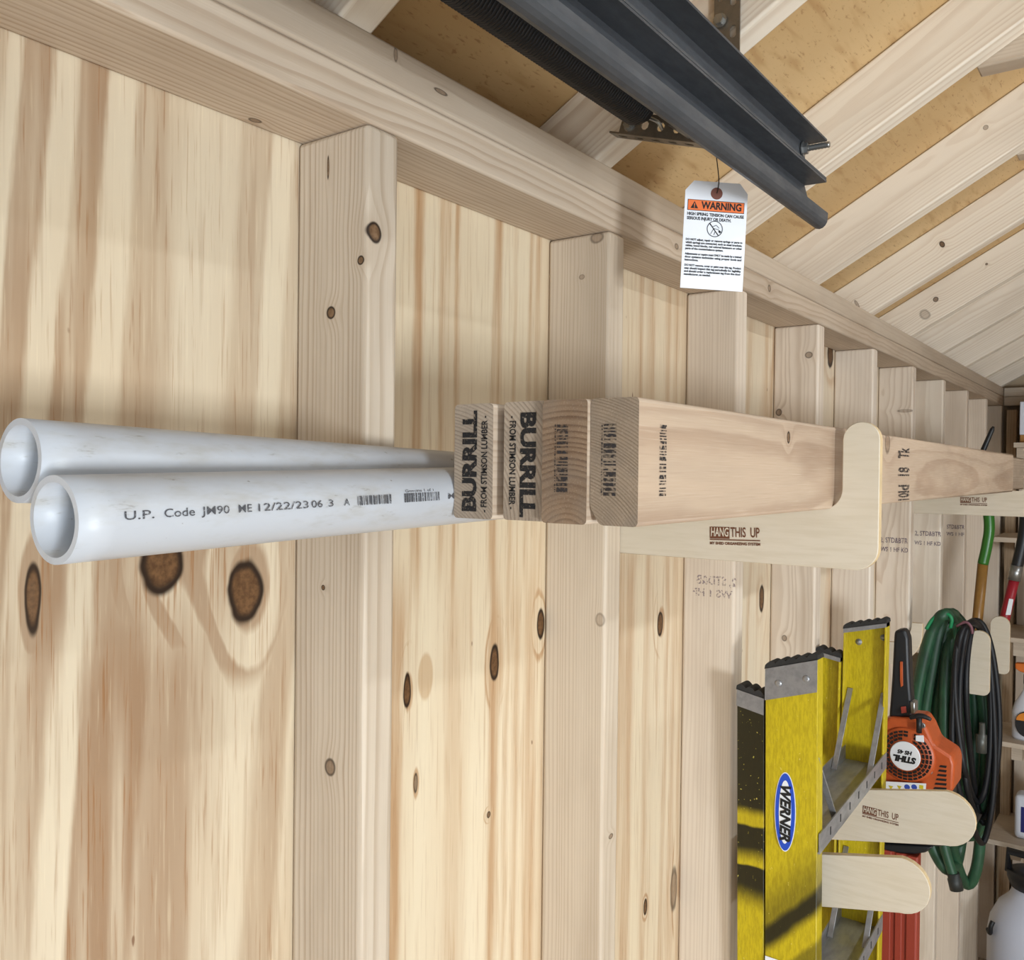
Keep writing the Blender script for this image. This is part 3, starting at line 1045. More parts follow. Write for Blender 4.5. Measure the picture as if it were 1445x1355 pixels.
def logo(root, x, a, b, lines=True):
    """burnt-in mark: a = lower left point, b = lower right point of the lettering, on the plate's face"""
    a, b = Vector(a), Vector(b)
    r = (b - a).normalized()
    L = (b - a).length
    n = Vector((-1, 0, 0))
    up = n.cross(r)
    h = L * 0.20
    z0 = 0.075 * L
    mid = a + up * (z0 + h / 2)
    quads('burnt_panel', [(0, L * 0.40, z0 * 0.75, z0 + h * 1.04), (0, L, z0 * 0.35, z0 * 0.62)], a, r, up, M_burn, root, 0.0004)
    text('burnt_lettering', 'HANG', h * 1.18, mid + r * L * 0.20, r, up, M_birch, root, bold=L * 0.004, width=L * 0.36, lift=0.0008, shear=0.1)
    text('burnt_lettering', 'THIS  UP', h * 1.30, mid + r * L * 0.705, r, up, M_burn, root, bold=L * 0.004, width=L * 0.57, lift=0.0004)
    text('burnt_lettering', 'MY SHED ORGANIZING SYSTEM', L * 0.070, a + r * L * 0.5 - up * L * 0.035, r, up, M_burn, root, bold=L * 0.0030, width=L, lift=0.0004)


def l_outline(arm_top, arm_h, u0, u_in, u_out, lip_top, rin=0.022, rout=0.024):
    z0 = arm_top - arm_h
    rt = (u_out - u_in) / 2
    o = [(u0, z0)]
    o += arc(u_out - rout, z0 + rout, rout, -90, 0, 8)
    o += arc(u_in + rt, lip_top - rt, rt, 0, 180, 12)
    o += arc(u_in - rin, arm_top + rin, rin, 0, -90, 8)
    o += [(u0, arm_top)]
    return o


near_b = bracket(XB + 0.0002, l_outline(-0.3303, 0.0637, 0.0, 0.3565, 0.3945, -0.2365), 0.012, 'large L-shaped plywood bracket carrying the pipes and boards', 'L-shaped plywood brackets', (-0.09, -0.36))
logo(near_b, XB, at(1002, 764, x=XB), at(1073, 766, x=XB))
XF = S * 7 + SW
far_b = bracket(XF + 0.0002, l_outline(-0.3303, 0.066, 0.0, 0.3565, 0.3945, -0.2365), 0.012, 'far L-shaped plywood bracket under the boards, at the right edge', 'L-shaped plywood brackets', (-0.09, -0.36))
logo(far_b, XF, at(1355, 711, x=XF), at(1393, 712, x=XF))


def arm_outline(u0, zt0, zb0, u1, zt1, zb1):
    """straight arm rising slightly, with a round end"""
    r = (zt1 - zb1) / 2
    return [(u0, zb0), (u1, zb1)] + arc(u1, (zt1 + zb1) / 2, r, -80, 80, 12) + [(u1, zt1), (u0, zt0)]


XL1 = S * 4 + SW
lad_b1 = bracket(XL1 + 0.0002, arm_outline(0.0, -0.925, -1.005, 0.333, -0.852, -0.933), 0.012, 'blank round-ended plywood arm beside the ladder, below the one with a logo',
                 'round-ended plywood arms holding the ladder', (-0.09, -0.9))
XL2 = S * 5 - 0.0125
a2, b2_ = at(1230, 1115, x=XL2), at(1335, 1117, x=XL2)
c2, d2 = at(1185, 1173, x=XL2), at(1340, 1195, x=XL2)
sl = (b2_.z - a2.z) / (a2.y - b2_.y)
ue = -b2_.y
lad_b2 = bracket(XL2, arm_outline(0.0, b2_.z - sl * ue, d2.z - sl * ue, ue, b2_.z, d2.z), 0.012, 'round-ended plywood arm with burnt logo beside the orange trimmer',
                 'round-ended plywood arms holding the ladder', (-0.09, -0.95))
logo(lad_b2, XL2, at(1217, 1150, x=XL2), at(1268, 1163, x=XL2))

for i, lab in ((7, 'L-shaped plywood hook under the black cable, nearer of two'), (8, 'L-shaped plywood hook behind the black cable, under the red handle')):
    xx = S * i + SW
    w0, w1, zt_, zb_ = (0.2251, 0.2781, -0.6977, -0.8665) if i == 7 else (0.2217, 0.2741, -0.7122, -0.8837)
    bracket(xx + 0.0002, l_outline(zb_ + 0.09, 0.09, 0.0, w0, w1, zt_, 0.018, 0.016), 0.012, lab, 'L-shaped plywood hooks', (-0.09, zb_))
xx = S * 6 + SW
o_ = [(0.0, -0.735), (0.115, -0.735)] + arc(0.115, -0.655, 0.080, -80, 0, 10) + [(0.195, -0.632), (0.172, -0.632)] + arc(0.128, -0.638, 0.044, 0, -90, 8) + [(0.0, -0.682)]
bracket(xx + 0.0002, o_, 0.012, 'plywood hook with curved tip between trimmer and green hose', None, (-0.09, -0.7))

# ------------------------------------------------------------------ overhead door track, brace, spring, tag
def steel_mat(name, col, rough, metal=0.7, mottled=0.25):
    g = G(name)
    x, y, z = g.xyz()
    n = g.noise(g.vec(g.mul(x, 20), g.mul(y, 60), g.mul(z, 60)), 1, 4, 0.6)
    dk = tuple(c * (1 - mottled) for c in col[:3]) + (1,)
    return g.out(g.mix(g.smooth(n, 0.35, 0.7), col, dk), g.smooth(n, 0.3, 0.7, rough - 0.06, rough + 0.08), metal)


M_track = steel_mat('grey_galvanised_track', lin(88, 91, 96), 0.5, 0.5)
M_zinc = steel_mat('zinc_plate', lin(168, 168, 166), 0.35, 0.85)
M_perf = steel_mat('perforated_steel', lin(132, 124, 112), 0.42, 0.7)
M_springc = plain('black_spring_steel', lin(14, 15, 22), 0.5, 0.0)
TX0, TX1 = -1.45, 1.3
YW, YT = -0.2975, -0.3222
track = thing('overhead_door_track', (TX1, YW, 0.03), 'dark grey double steel door track under the rafters', 'door track')
tk = 0.0022


def strip(profile, th, x0, x1, name, mat, parent):
    """bent sheet: profile polyline in (y,z), thickness th"""
    n = len(profile)
    pts = [Vector((0, a, b)) for a, b in profile]
    off = []
    for i in range(n):
        d1 = (pts[i] - pts[i - 1]).normalized() if i > 0 else None
        d2 = (pts[i + 1] - pts[i]).normalized() if i < n - 1 else None
        n1 = Vector((0, -d1.z, d1.y)) if d1 else None
        n2 = Vector((0, -d2.z, d2.y)) if d2 else None
        nn = (n1 + n2) if (n1 and n2) else (n1 or n2)
        nn.normalize()
        k = 1.0 / max(0.5, nn.dot(n1 or n2))
        off.append(pts[i] + nn * th * k)
    loop = pts + off[::-1]
    return MB().prism([Vector((x0, p.y, p.z)) for p in loop], (x1 - x0, 0, 0)).build(name, mat, parent)


strip([(YT, 0.083), (YW, 0.0835), (YW, 0.0455), (YT, 0.0420)], tk, TX0, TX1, 'upper_channel', M_track, track)
low = [(YT, 0.0368), (YW + 0.0, 0.0375), (YW - 0.0105, -0.003)] + [(YW - 0.0175 + 0.007 * math.cos(a), -0.004 - 0.0085 * math.sin(a)) for a in [math.pi * k / 8 for k in range(0, 9)]] + [(YT, 0.002)]
strip(low, tk, TX0, TX1, 'lower_channel', M_track, track)


def hexbolt(a, d, r, h, name, parent, mat, shank=0.0, sr=0.004):
    a, d = Vector(a), Vector(d).normalized()
    mb = MB()
    mb.tube([a, a + d * (h * 0.25)], r * 1.35, 16)
    mb.tube([a + d * (h * 0.25), a + d * h], r, 6)
    for i in range(len(mb.sm)):
        mb.sm[i] = False
    if shank:
        k = 14
        path = [a + d * (h + shank * j / k) for j in range(k + 1)]
        mb.tube(path, [sr * (1.0 if j % 2 else 0.86) for j in range(k + 1)], 12)
    return mb.build(name, mat, parent)


p = at(1135, 212, x=1.292)
hexbolt((1.288, YW - 0.001, p.z), (0.05, -1, 0.0), 0.0062, 0.006, 'track_bolt', track, M_zinc, 0.024, 0.0036)
for (px, py) in ((1045, 138), (1107, 195), (1034, 83), (1046, 30), (872, 17)):
    q = at(px, py, y=YW - 0.001)
    z_ = 0.064
    MB().lathe((q.x, YW - 0.0005, z_), [(0.0032, 0), (0.0028, 0.0012), (0.0012, 0.002)], 12, 0, (0, -1, 0)).build('rivet', M_zinc, track)
for px in (1111, 1072):
    q = at(px, 260, y=YW - 0.001)
    MB().lathe((q.x, YW - 0.0005, 0.017), [(0.0032, 0), (0.0028, 0.0012), (0.0012, 0.002)], 12, 0, (0, -1, 0)).build('rivet', M_zinc, track)


def perforated(A, u, v, L, wv, pitch, slot, hole_h, th, name, mat, parent, start=0.012):
    """flat bar with real slots: A corner, u length direction, v width direction"""
    A, u, v = Vector(A), Vector(u).normalized(), Vector(v).normalized()
    nrm = u.cross(v).normalized()
    mb = MB()

    def blk(a0, a1, b0, b1):
        o = [A + u * a + v * b for a, b in ((a0, b0), (a1, b0), (a1, b1), (a0, b1))]
        mb.prism(o, nrm * th)
    e = (wv - hole_h) / 2
    blk(0, L, 0, e)
    blk(0, L, wv - e, wv)
    a = 0.0
    s_ = start
    while s_ + slot < L:
        blk(a, s_, e, wv - e)
        # octagonal slot corners
        c = min(slot, hole_h) * 0.29
        for (ca, cb, da, db) in ((s_, e, 1, 1), (s_ + slot, e, -1, 1), (s_, wv - e, 1, -1), (s_ + slot, wv - e, -1, -1)):
            mb.prism([A + u * ca + v * cb, A + u * (ca + da * c) + v * cb, A + u * ca + v * (cb + db * c)], nrm * th)
        a = s_ + slot
        s_ += pitch
    blk(a, L, e, wv - e)
    return mb.build(name, mat, parent)


# sloping perforated angle from the rafter to the track
XA = 1.166
A0 = at(874, 189, x=XA)
A1 = at(989, 203, x=XA)
ud = (A1 - A0).normalized()
vd = Vector((1, 0, 0)).cross(ud)
if vd.z < 0:
    vd = -vd
Lb = (YW + 0.003 - A0.y) / ud.y
perforated(A0, ud, vd, Lb, 0.024, 0.0205, 0.009, 0.0095, -0.002 if ud.cross(vd).x > 0 else 0.002, 'brace_leg', M_perf, track, 0.006)
perforated(A0 - ud * 0.014 , ud, (1, 0, 0), Lb + 0.014, 0.019, 0.0215, 0.011, 0.006, 0.002, 'brace_flange', M_perf, track, 0.008)
q = at(890, 178, x=XA)
hexbolt(Vector((XA - 0.002, q.y, q.z)), (-1, 0, 0), 0.0052, 0.007, 'brace_bolt', track, M_zinc)
MB().cyl((XA, q.y, q.z), (1.187, q.y, q.z), 0.004, 10).build('brace_bolt', M_zinc, track)
# upright hanger angle on the same rafter
XH = 1.181
h0, h1 = at(1024, 90, x=XH), at(1043, 90, x=XH)
perforated((XH, h0.y, 0.086), (0, 0, 1), (0, -1, 0), 0.20, h0.y - h1.y, 0.034, 0.013, 0.007, 0.002, 'hanger_leg', M_perf, track, 0.05)
hb = at(1007, 75, x=XH)
perforated((XH, h0.y, 0.150), (0, 0, 1), (0, 1, 0), 0.09, hb.y - h0.y, 0.05, 0.010, 0.006, -0.002, 'hanger_leg', M_perf, track, 0.012)
q = at(1017, 30, x=XH)
hexbolt((XH - 0.0015, q.y, q.z), (-1, 0, 0), 0.0055, 0.006, 'hanger_bolt', track, M_zinc)
perforated((1.272, YW + 0.0032, 0.004), (0, 0, 1), (1, 0, 0), 0.068, 0.034, 0.013, 0.006, 0.008, 0.002, 'splice_plate', M_perf, track, 0.004)

# spring
E0 = at(908, 156, x=1.15)
spring = thing('extension_spring', E0, 'long black coiled spring beside the door track', 'spring')
mb = MB()
pitch, Rs, rw = 0.0042, 0.0190, 0.00205
S0 = Vector((0.30, E0.y, E0.z))
turns = int((E0.x - S0.x) / pitch)
path = []
for k in range(turns * 12 + 1):
    a = 2 * math.pi * k / 12
    rr = Rs * (1 if k < turns * 12 - 36 else 1 - 0.35 * (k - turns * 12 + 36) / 36)
    path.append((S0.x + pitch * k / 12, S0.y + rr * math.cos(a), S0.z + rr * math.sin(a)))
mb.tube(path, rw, 5)
mb.build('coil', M_springc, spring)
MB().tube([(S0.x, S0.y, S0.z), (E0.x - 0.02, E0.y, E0.z)], Rs - 0.003, 16).build('coil_core', M_springc, spring)
h1 = at(942, 172, x=XA - 0.004)
pa = smooth_path([E0 - Vector((0.006, 0, 0)), E0.lerp(h1, 0.5) + Vector((0, -0.004, 0.006)), h1 + Vector((0.002, -0.005, 0.003)), h1 + Vector((0.006, -0.002, -0.006)), h1 + Vector((0.004, 0.007, -0.006)),
                  h1 + Vector((-0.004, 0.009, 0.0)), E0.lerp(h1, 0.5) + Vector((0, 0.008, 0.0))], 6)
MB().tube(pa, 0.0021, 8).build('end_hook', M_zinc, spring)
ea, eb = at(945, 175, x=XA - 0.006), at(973, 193, x=XA - 0.003)
MB().tube([ea, eb], 0.0024, 8).build('eye_bolt', M_zinc, spring)

# warning tag
TC = at(1008, 333, y=-0.236)
M_paper = plain('tag_card', lin(238, 240, 246), 0.5)
M_black = plain('black_print', lin(20, 20, 22), 0.6)
M_orange = plain('orange_print', lin(238, 118, 58), 0.6)
M_copper = plain('brown_grommet', lin(132, 84, 72), 0.5)
t_ang = math.radians(40)
tr = Vector((math.sin(t_ang), -math.cos(t_ang), -0.042)).normalized()
tn0 = tr.cross(Vector((0, 0, 1))).normalized()
tu = tn0.cross(tr) if tn0.cross(tr).z > 0 else -tn0.cross(tr)
tn = tr.cross(tu)
TW, TH = 0.0690, 0.1168
tagroot = thing('warning_tag', TC, 'white cardboard warning tag with orange header hanging from the track', 'tag')


def tp(u, v, w=0.0):
    return TC + tr * u + tu * v + tn * w


ch = 0.0090
o_ = [(-TW / 2, -TH / 2), (TW / 2, -TH / 2), (TW / 2, TH / 2 - ch * 1.2), (TW / 2 - ch, TH / 2), (-TW / 2 + ch, TH / 2), (-TW / 2, TH / 2 - ch * 1.2)]
MB().prism([tp(a, b) for a, b in o_], tn * -0.0006).build('card', M_paper, tagroot)
MB().prism([tp(0.0065 * math.cos(k * math.pi / 12), TH / 2 - 0.0125 + 0.0065 * math.sin(k * math.pi / 12), 0.0004) for k in range(24)], tn * -0.0012).build('grommet', M_copper, tagroot)
wtop = at(1009, 205, x=XA + 0.008)
MB().tube(smooth_path([tp(0, TH / 2 - 0.0125, 0.0008), tp(0.001, TH / 2 - 0.006, 0.0016), tp(0.0008, TH / 2 + 0.006, 0.0012), wtop], 5), 0.0006, 6).build('wire', plain('dark_wire', lin(60, 54, 50), 0.5, 0.6), tagroot)


def tq(name, rects, mat, lift):
    quads(name, rects, TC, tr, tu, mat, tagroot, lift)


bw = TW * 0.455
ty = TH / 2
tq('header_border', [(-bw, bw, ty - 0.0325, ty - 0.0205)], M_black, 0.0003)
tq('header_band', [(-bw + 0.0006, bw - 0.0006, ty - 0.0319, ty - 0.0211)], M_orange, 0.0005)
cx = -bw + 0.0075
MB().poly([tp(cx - 0.0042, ty - 0.0302, 0.0007), tp(cx + 0.0042, ty - 0.0302, 0.0007), tp(cx, ty - 0.0225, 0.0007)], [(0, 1, 2)]).build('alert_triangle', M_black, tagroot, recalc=False)
tq('alert_mark', [(cx - 0.0005, cx + 0.0005, ty - 0.0278, ty - 0.0248), (cx - 0.0005, cx + 0.0005, ty - 0.0294, ty - 0.0285)], M_orange, 0.0009)
text('lettering', 'WARNING', 0.0108, tp(0.0062, ty - 0.0266), tr, tu, M_black, tagroot, bold=0.00035, width=0.0445, lift=0.0008)


def line(s, v, h, full=True, frac=1.0, bold=0.00014):
    wd = 2 * bw * frac
    text('lettering', s, h, tp(-bw + wd / 2, v), tr, tu, M_black, tagroot, bold=bold, width=wd, lift=0.0004)


line('HIGH SPRING TENSION CAN CAUSE', ty - 0.0362, 0.0046, bold=0.00016)
line('SERIOUS INJURY OR DEATH.', ty - 0.0410, 0.0046, frac=0.78, bold=0.00016)
cc = ty - 0.0510
ringo = MB()
for k in range(32):
    a0, a1 = 2 * math.pi * k / 32, 2 * math.pi * (k + 1) / 32
    ringo.poly([tp(math.cos(a) * r_, cc + math.sin(a) * r_, 0.0004) for a, r_ in ((a0, 0.0088), (a1, 0.0088), (a1, 0.0080), (a0, 0.0080))], [(0, 1, 2, 3)])


def stroke(mb, a, b, w):
    a, b = Vector((a[0], a[1])), Vector((b[0], b[1]))
    d = (b - a).normalized()
    n_ = Vector((-d.y, d.x)) * w / 2
    mb.poly([tp(q.x, cc + q.y, 0.0004) for q in (a - n_, b - n_, b + n_, a + n_)], [(0, 1, 2, 3)])


stroke(ringo, (-0.0060, 0.0060), (0.0045, -0.0072), 0.0011)
for a, b in (((-0.0058, 0.0045), (-0.0035, 0.0035)), ((-0.0030, 0.0020), (0.0015, 0.0042)), ((0.0015, 0.0042), (0.0048, 0.0010)), ((0.0040, -0.0005), (0.0068, -0.0035)), ((-0.0010, 0.0005), (-0.0045, -0.0058)),
             ((0.0008, -0.0020), (-0.0008, -0.0066)), ((-0.0010, 0.0005), (0.0040, -0.0005))):
    stroke(ringo, a, b, 0.0006)
stroke(ringo, (0.0046, -0.0018), (0.0066, -0.0036), 0.0022)
ringo.build('pictogram', M_black, tagroot, recalc=False)
yy = ty - 0.0640
for s, fr in (('DO NOT adjust, repair or remove springs or parts to', 1), ('which springs are connected, such as steel brackets,', 1), ('cables, wood blocks, red colored fasteners or other', 1), ('parts of the counterbalance system.', .67), None or ('', 0),
              ('Adjustments or repairs must ONLY be made by a trained', 1), ('door systems technician using proper tools and', 1), ('instructions.', .24), ('', 0),
              ('DO NOT remove, cover or paint over this tag. Product', 1), ('user should inspect this tag periodically for legibility', 1), ('and should order a replacement tag from the door', 1), ('manufacturer, as needed.', .47)):
    if s:
        line(s, yy, 0.0031, frac=fr)
        yy -= 0.0033
    else:
        yy -= 0.0024


# ------------------------------------------------------------------ yellow stepladder hung upside down
def fiberglass(name, black=None):
    """pultruded yellow fibreglass, with black overspray where the paint has the given shape"""
    g = G(name)
    x, y, z = g.xyz('Object')
    n = g.noise(g.vec(g.mul(x, 320), g.mul(y, 320), g.mul(z, 60)), 1, 3, 0.7)
    big = g.noise(g.vec(g.mul(x, 10), g.mul(y, 10), g.mul(z, 8)), 1, 3, 0.6)
    sc = g.noise(g.vec(g.mul(x, 240), g.mul(y, 240), g.mul(z, 240)), 1, 1, 0.5)
    col = g.mix(g.smooth(n, 0.35, 0.65), lin(200, 178, 26), lin(178, 156, 18))
    col = g.mix(g.smooth(big, 0.45, 0.7, 0, 0.3), col, lin(160, 138, 24))
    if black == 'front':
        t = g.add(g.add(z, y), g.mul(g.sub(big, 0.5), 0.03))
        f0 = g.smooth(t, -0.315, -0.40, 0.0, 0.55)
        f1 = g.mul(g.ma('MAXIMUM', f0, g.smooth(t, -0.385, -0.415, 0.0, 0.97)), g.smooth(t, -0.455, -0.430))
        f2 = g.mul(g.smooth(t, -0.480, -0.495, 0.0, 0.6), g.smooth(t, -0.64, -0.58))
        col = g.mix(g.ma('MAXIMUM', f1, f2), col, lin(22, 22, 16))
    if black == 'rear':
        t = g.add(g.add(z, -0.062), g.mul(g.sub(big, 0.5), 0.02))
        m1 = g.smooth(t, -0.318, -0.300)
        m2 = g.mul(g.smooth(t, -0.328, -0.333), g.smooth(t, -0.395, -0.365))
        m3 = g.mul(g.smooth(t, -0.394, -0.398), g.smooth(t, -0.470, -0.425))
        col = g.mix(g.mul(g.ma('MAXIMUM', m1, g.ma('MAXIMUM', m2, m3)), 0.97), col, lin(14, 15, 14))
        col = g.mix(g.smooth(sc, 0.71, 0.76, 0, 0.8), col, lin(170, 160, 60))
    col = g.mix(g.smooth(sc, 0.74, 0.80, 0, 0.5), col, lin(232, 214, 120))
    g.bump(n, 0.15, 0.0004)
    return g.out(col, 0.38, 0, 0.5)


M_fg = fiberglass('yellow_fibreglass')
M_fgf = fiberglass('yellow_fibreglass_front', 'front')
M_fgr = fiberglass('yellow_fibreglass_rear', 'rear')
M_alu = steel_mat('ladder_aluminium', lin(168, 168, 170), 0.42, 0.6)
M_rub = plain('foot_rubber', lin(44, 42, 40), 0.8, vary=0.3)
M_footgrey = steel_mat('foot_steel', lin(150, 148, 148), 0.45, 0.4)
LZT, LZB = -0.56, -2.32
LX0, LX1 = 1.580, 2.075
lad = thing('stepladder', (LX0, -0.17, LZT), 'yellow fibreglass stepladder hanging upside down on plywood arms', 'ladder')
FL = 0.026


def lean(x, z, s):
    return x + s * 0.035 * (LZT - z)


def rail(x, s, ya, yb, zt_a, zt_b, mat, name, th=0.0035):
    """C-channel rail.  s=+1 opens towards +x (near rail), -1 opens towards -x.  ya wall side, yb room side"""
    mb = MB()
    d = s * FL
    prof = [(0, ya), (0, yb), (d, yb), (d, yb + th), (s * th, yb + th), (s * th, ya - th), (d, ya - th), (d, ya)]
    top = [Vector((x + a, b, zt_a + (zt_b - zt_a) * (b - ya) / (yb - ya))) for a, b in prof]
    bot = [Vector((lean(x, LZB, s) + a, b, LZB)) for a, b in prof]
    n = len(prof)
    mb.poly(top + bot, [(i, (i + 1) % n, n + (i + 1) % n, n + i) for i in range(n)])
    mb.poly(top + bot, [tuple(range(n)), tuple(range(2 * n - 1, n - 1, -1))])
    r = mb.build(name, mat, lad, bevel=0.0008, seg=1)
    return r


def foot(x, s, ya, yb, za, zb, hgt, mb_name, ribs=5):
    """metal shoe round the rail's end with a ribbed rubber tread on top"""
    e = 0.0016
    f = lambda y, h: za + (zb - za) * (y - ya) / (yb - ya) + h
    x0, x1 = (x - e, x + FL + e) if s > 0 else (x - FL - e, x + e)
    o = [(x0, ya, f(ya, -hgt)), (x0, yb, f(yb, -hgt)), (x0, yb, f(yb, 0)), (x0, ya, f(ya, 0))]
    sh = MB()
    if s > 0:
        sh.prism(o, (e * 0.9, 0, 0))
    else:
        sh.prism([(x0, b, max(c, f(b, -0.009))) for a, b, c in o], (FL, 0, 0))
    shoe = sh.build('foot_shoe', M_footgrey, lad)
    pr = [(x0, ya + 0.001, f(ya, -0.001))]
    N = ribs * 6
    for k in range(N + 1):
        t = k / N
        y = ya + (yb - ya) * t
        pr.append((x0, y, f(y, 0.005 + 0.0042 * abs(math.sin(math.pi * ribs * t)))))
    pr.append((x0, yb - 0.001, f(yb, -0.001)))
    MB().prism(pr, (x1 - x0, 0, 0)).build('foot_tread', M_rub, lad)
    if s > 0 and hgt > 0.03:
        for t in (0.27, 0.80):
            y = ya + (yb - ya) * t
            MB().lathe((x0, y, f(y, -0.026)), [(0.0052, 0), (0.0046, 0.0012), (0.0022, 0.0018)], 16, 0, (-1, 0, 0)).build('rivet', M_alu, shoe)
    return shoe


FYA, FYB = -0.1575, -0.2345
RYA, RYB = -0.1120, -0.1545
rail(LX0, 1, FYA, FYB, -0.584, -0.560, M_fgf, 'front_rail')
foot(LX0, 1, FYA, FYB, -0.584, -0.560, 0.048, 'f')
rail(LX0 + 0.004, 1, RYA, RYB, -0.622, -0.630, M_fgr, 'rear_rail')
foot(LX0 + 0.004, 1, RYA, RYB, -0.622, -0.630, 0.026, 'r', 3)
RY2 = [at(px, 1000, x=LX1).y for px in (1194, 1254)]
RY3 = [at(px, 950, x=LX1 - 0.006).y for px in (1157, 1191)]
za, zb = at(1195, 884, x=LX1).z, at(1255, 876, x=LX1).z
rail(LX1, -1, RY2[0], RY2[1], za, zb, M_fg, 'front_rail')
foot(LX1, -1, RY2[0], RY2[1], za, zb, 0.012, 'f')
zc_, zd = at(1157, 914, x=LX1).z, at(1191, 924, x=LX1).z
rail(LX1 - 0.006, -1, RY3[0], RY3[1], zc_, zd, M_fg, 'rear_rail')
foot(LX1 - 0.006, -1, RY3[0], RY3[1], zc_, zd, 0.012, 'r', 3)
for px, py in ((1212, 906), (1247, 900)):
    q = at(px, py, x=LX1 - 0.004)
    MB().lathe(q, [(0.0065, 0), (0.006, 0.0015), (0.003, 0.0018), (0.003, 0.003), (0.0012, 0.0035)], 16, 0, (-1, 0, 0)).build('rivet', M_alu, lad)


def bar(a, b, w, t, name, wdir):
    a, b = Vector(a), Vector(b)
    u = (b - a).normalized()
    w_ = Vector(wdir)
    w_ = (w_ - u * w_.dot(u)).normalized()
    n = u.cross(w_)
    MB().prism([a - w_ * w / 2, b - w_ * w / 2, b + w_ * w / 2, a + w_ * w / 2], n * t).build(name, M_alu, lad, bevel=0.0006, seg=1)


for zs in (-0.822, -1.127, -1.432, -1.737, -2.042):
    xa, xb = lean(LX0, zs, 1) + 0.004, lean(LX1, zs, -1) - 0.004
    na, nb_ = FYA - 0.006, FYB - 0.0015        # wall side, room side at the near rail
    fa, fb = RY2[0] - 0.004, RY2[1] + 0.001    # and at the far rail
    stp = MB()

    def sl_box(ya0, ya1, yb0, yb1, z0, z1):
        stp.prism([(xa, ya0, z0), (xb, yb0, z0), (xb, yb1, z0), (xa, ya1, z0)], (0, 0, z1 - z0))
    sl_box(nb_, na, fb, fa, zs - 0.026, zs - 0.0235)
    sl_box(nb_ - 0.002, nb_, fb - 0.002, fb, zs - 0.026, zs + 0.004)
    sl_box(na, na + 0.002, fa, fa + 0.002, zs - 0.026, zs + 0.004)
    stp.build('step', M_alu, lad)
    for k in range(7):
        t_ = 0.12 + 0.13 * k
        xx_, yy_ = xa + (xb - xa) * t_, nb_ + (fb - nb_) * t_
        MB().box(xx_, xx_ + 0.004, yy_ - 0.0025, yy_ - 0.0019, zs - 0.016, zs - 0.004).build('step_slot', M_rub, lad)
    zt_ = zs + 0.115
    for (yn, yf_) in ((nb_ + 0.006, fb + 0.006), (na - 0.006, fa - 0.006)):
        bar((lean(LX1, zt_, -1) - 0.006, yf_, zt_), (xb - 0.115, yf_ + (yn - yf_) * 0.25, zs - 0.012), 0.010, 0.002, 'brace', (0, 1, 0))
        bar((lean(LX0, zt_, 1) + 0.006, yn, zt_), (xa + 0.115, yn + (yf_ - yn) * 0.25, zs - 0.012), 0.010, 0.002, 'brace', (0, 1, 0))
for zs in (-0.93, -1.35, -1.8):
    bar((lean(LX0, zs, 1) + 0.01, RYA - 0.02, zs), (lean(LX1, zs, -1) - 0.012, RYA - 0.02, zs), 0.02, 0.002, 'rear_spreader_rail', (0, 0, 1))

# maker's oval on the near web
xw = lean(LX0, -0.77, 1) - 0.0016
lc = at(1108, 1146, x=xw)
tilt = Matrix.Rotation(math.radians(1.0), 3, 'X')
M_blue = plain('label_blue', lin(36, 78, 190), 0.4)
M_white = plain('label_white', lin(232, 234, 238), 0.4)


def oval(ry, rz, lift, mat, name, parent):
    c = lc + Vector((-lift, 0, 0))
    return MB().prism([c + Vector((0, ry * math.cos(a), rz * math.sin(a))) for a in [2 * math.pi * k / 48 for k in range(48)]], (0.0004, 0, 0)).build(name, mat, parent)


hy = (at(1093, 1146, x=xw).y - at(1123, 1146, x=xw).y) / 2
hz = (at(1108, 1090, x=xw).z - at(1108, 1202, x=xw).z) / 2
lab = oval(hy, hz, 0.0002, M_white, 'maker_label', lad)
oval(hy * 0.93, hz * 0.975, 0.0006, M_blue, 'blue_oval', lab)
oval(hy * 0.58, hz * 0.80, 0.0010, M_white, 'white_oval', lab)
text('lettering', 'WERNER', 0.021, lc + Vector((-0.0015, 0, 0)), (0, 0, -1), (0, -1, 0), M_black, lab, bold=0.0009, width=hz * 1.42, shear=0.25)
wl = at(1078, 1348, x=lean(LX0, -1.0, 1) - 0.0006)
quads('paper_label', [(0.002, 0.026, -0.09, 0.0)], wl, (0, -1, 0), (0, 0, 1), M_white, lad, 0.0005)

# ------------------------------------------------------------------ hedge trimmer hung upside down beyond the ladder
XT = 2.24
M_or = plain('orange_plastic', lin(190, 86, 40), 0.42, vary=0.12)
M_or2 = plain('orange_recess', lin(178, 74, 34), 0.5)
M_blk = plain('black_plastic', lin(26, 27, 30), 0.45)
M_pit = plain('dark_opening', lin(20, 14, 12), 0.8)
trim = thing('hedge_trimmer', at(1300, 1195, x=XT), 'orange and black hedge trimmer hanging upside down behind the ladder', 'hedge trimmer')


def pp(pts, x=XT):
    return [at(a, b, x=x) for a, b in pts]


def slab(pts, depth, name, mat, parent, x=XT, bevel=0.003):
    return MB().prism(pp(pts, x), (depth, 0, 0)).build(name, mat, parent, bevel=bevel, angle=20)


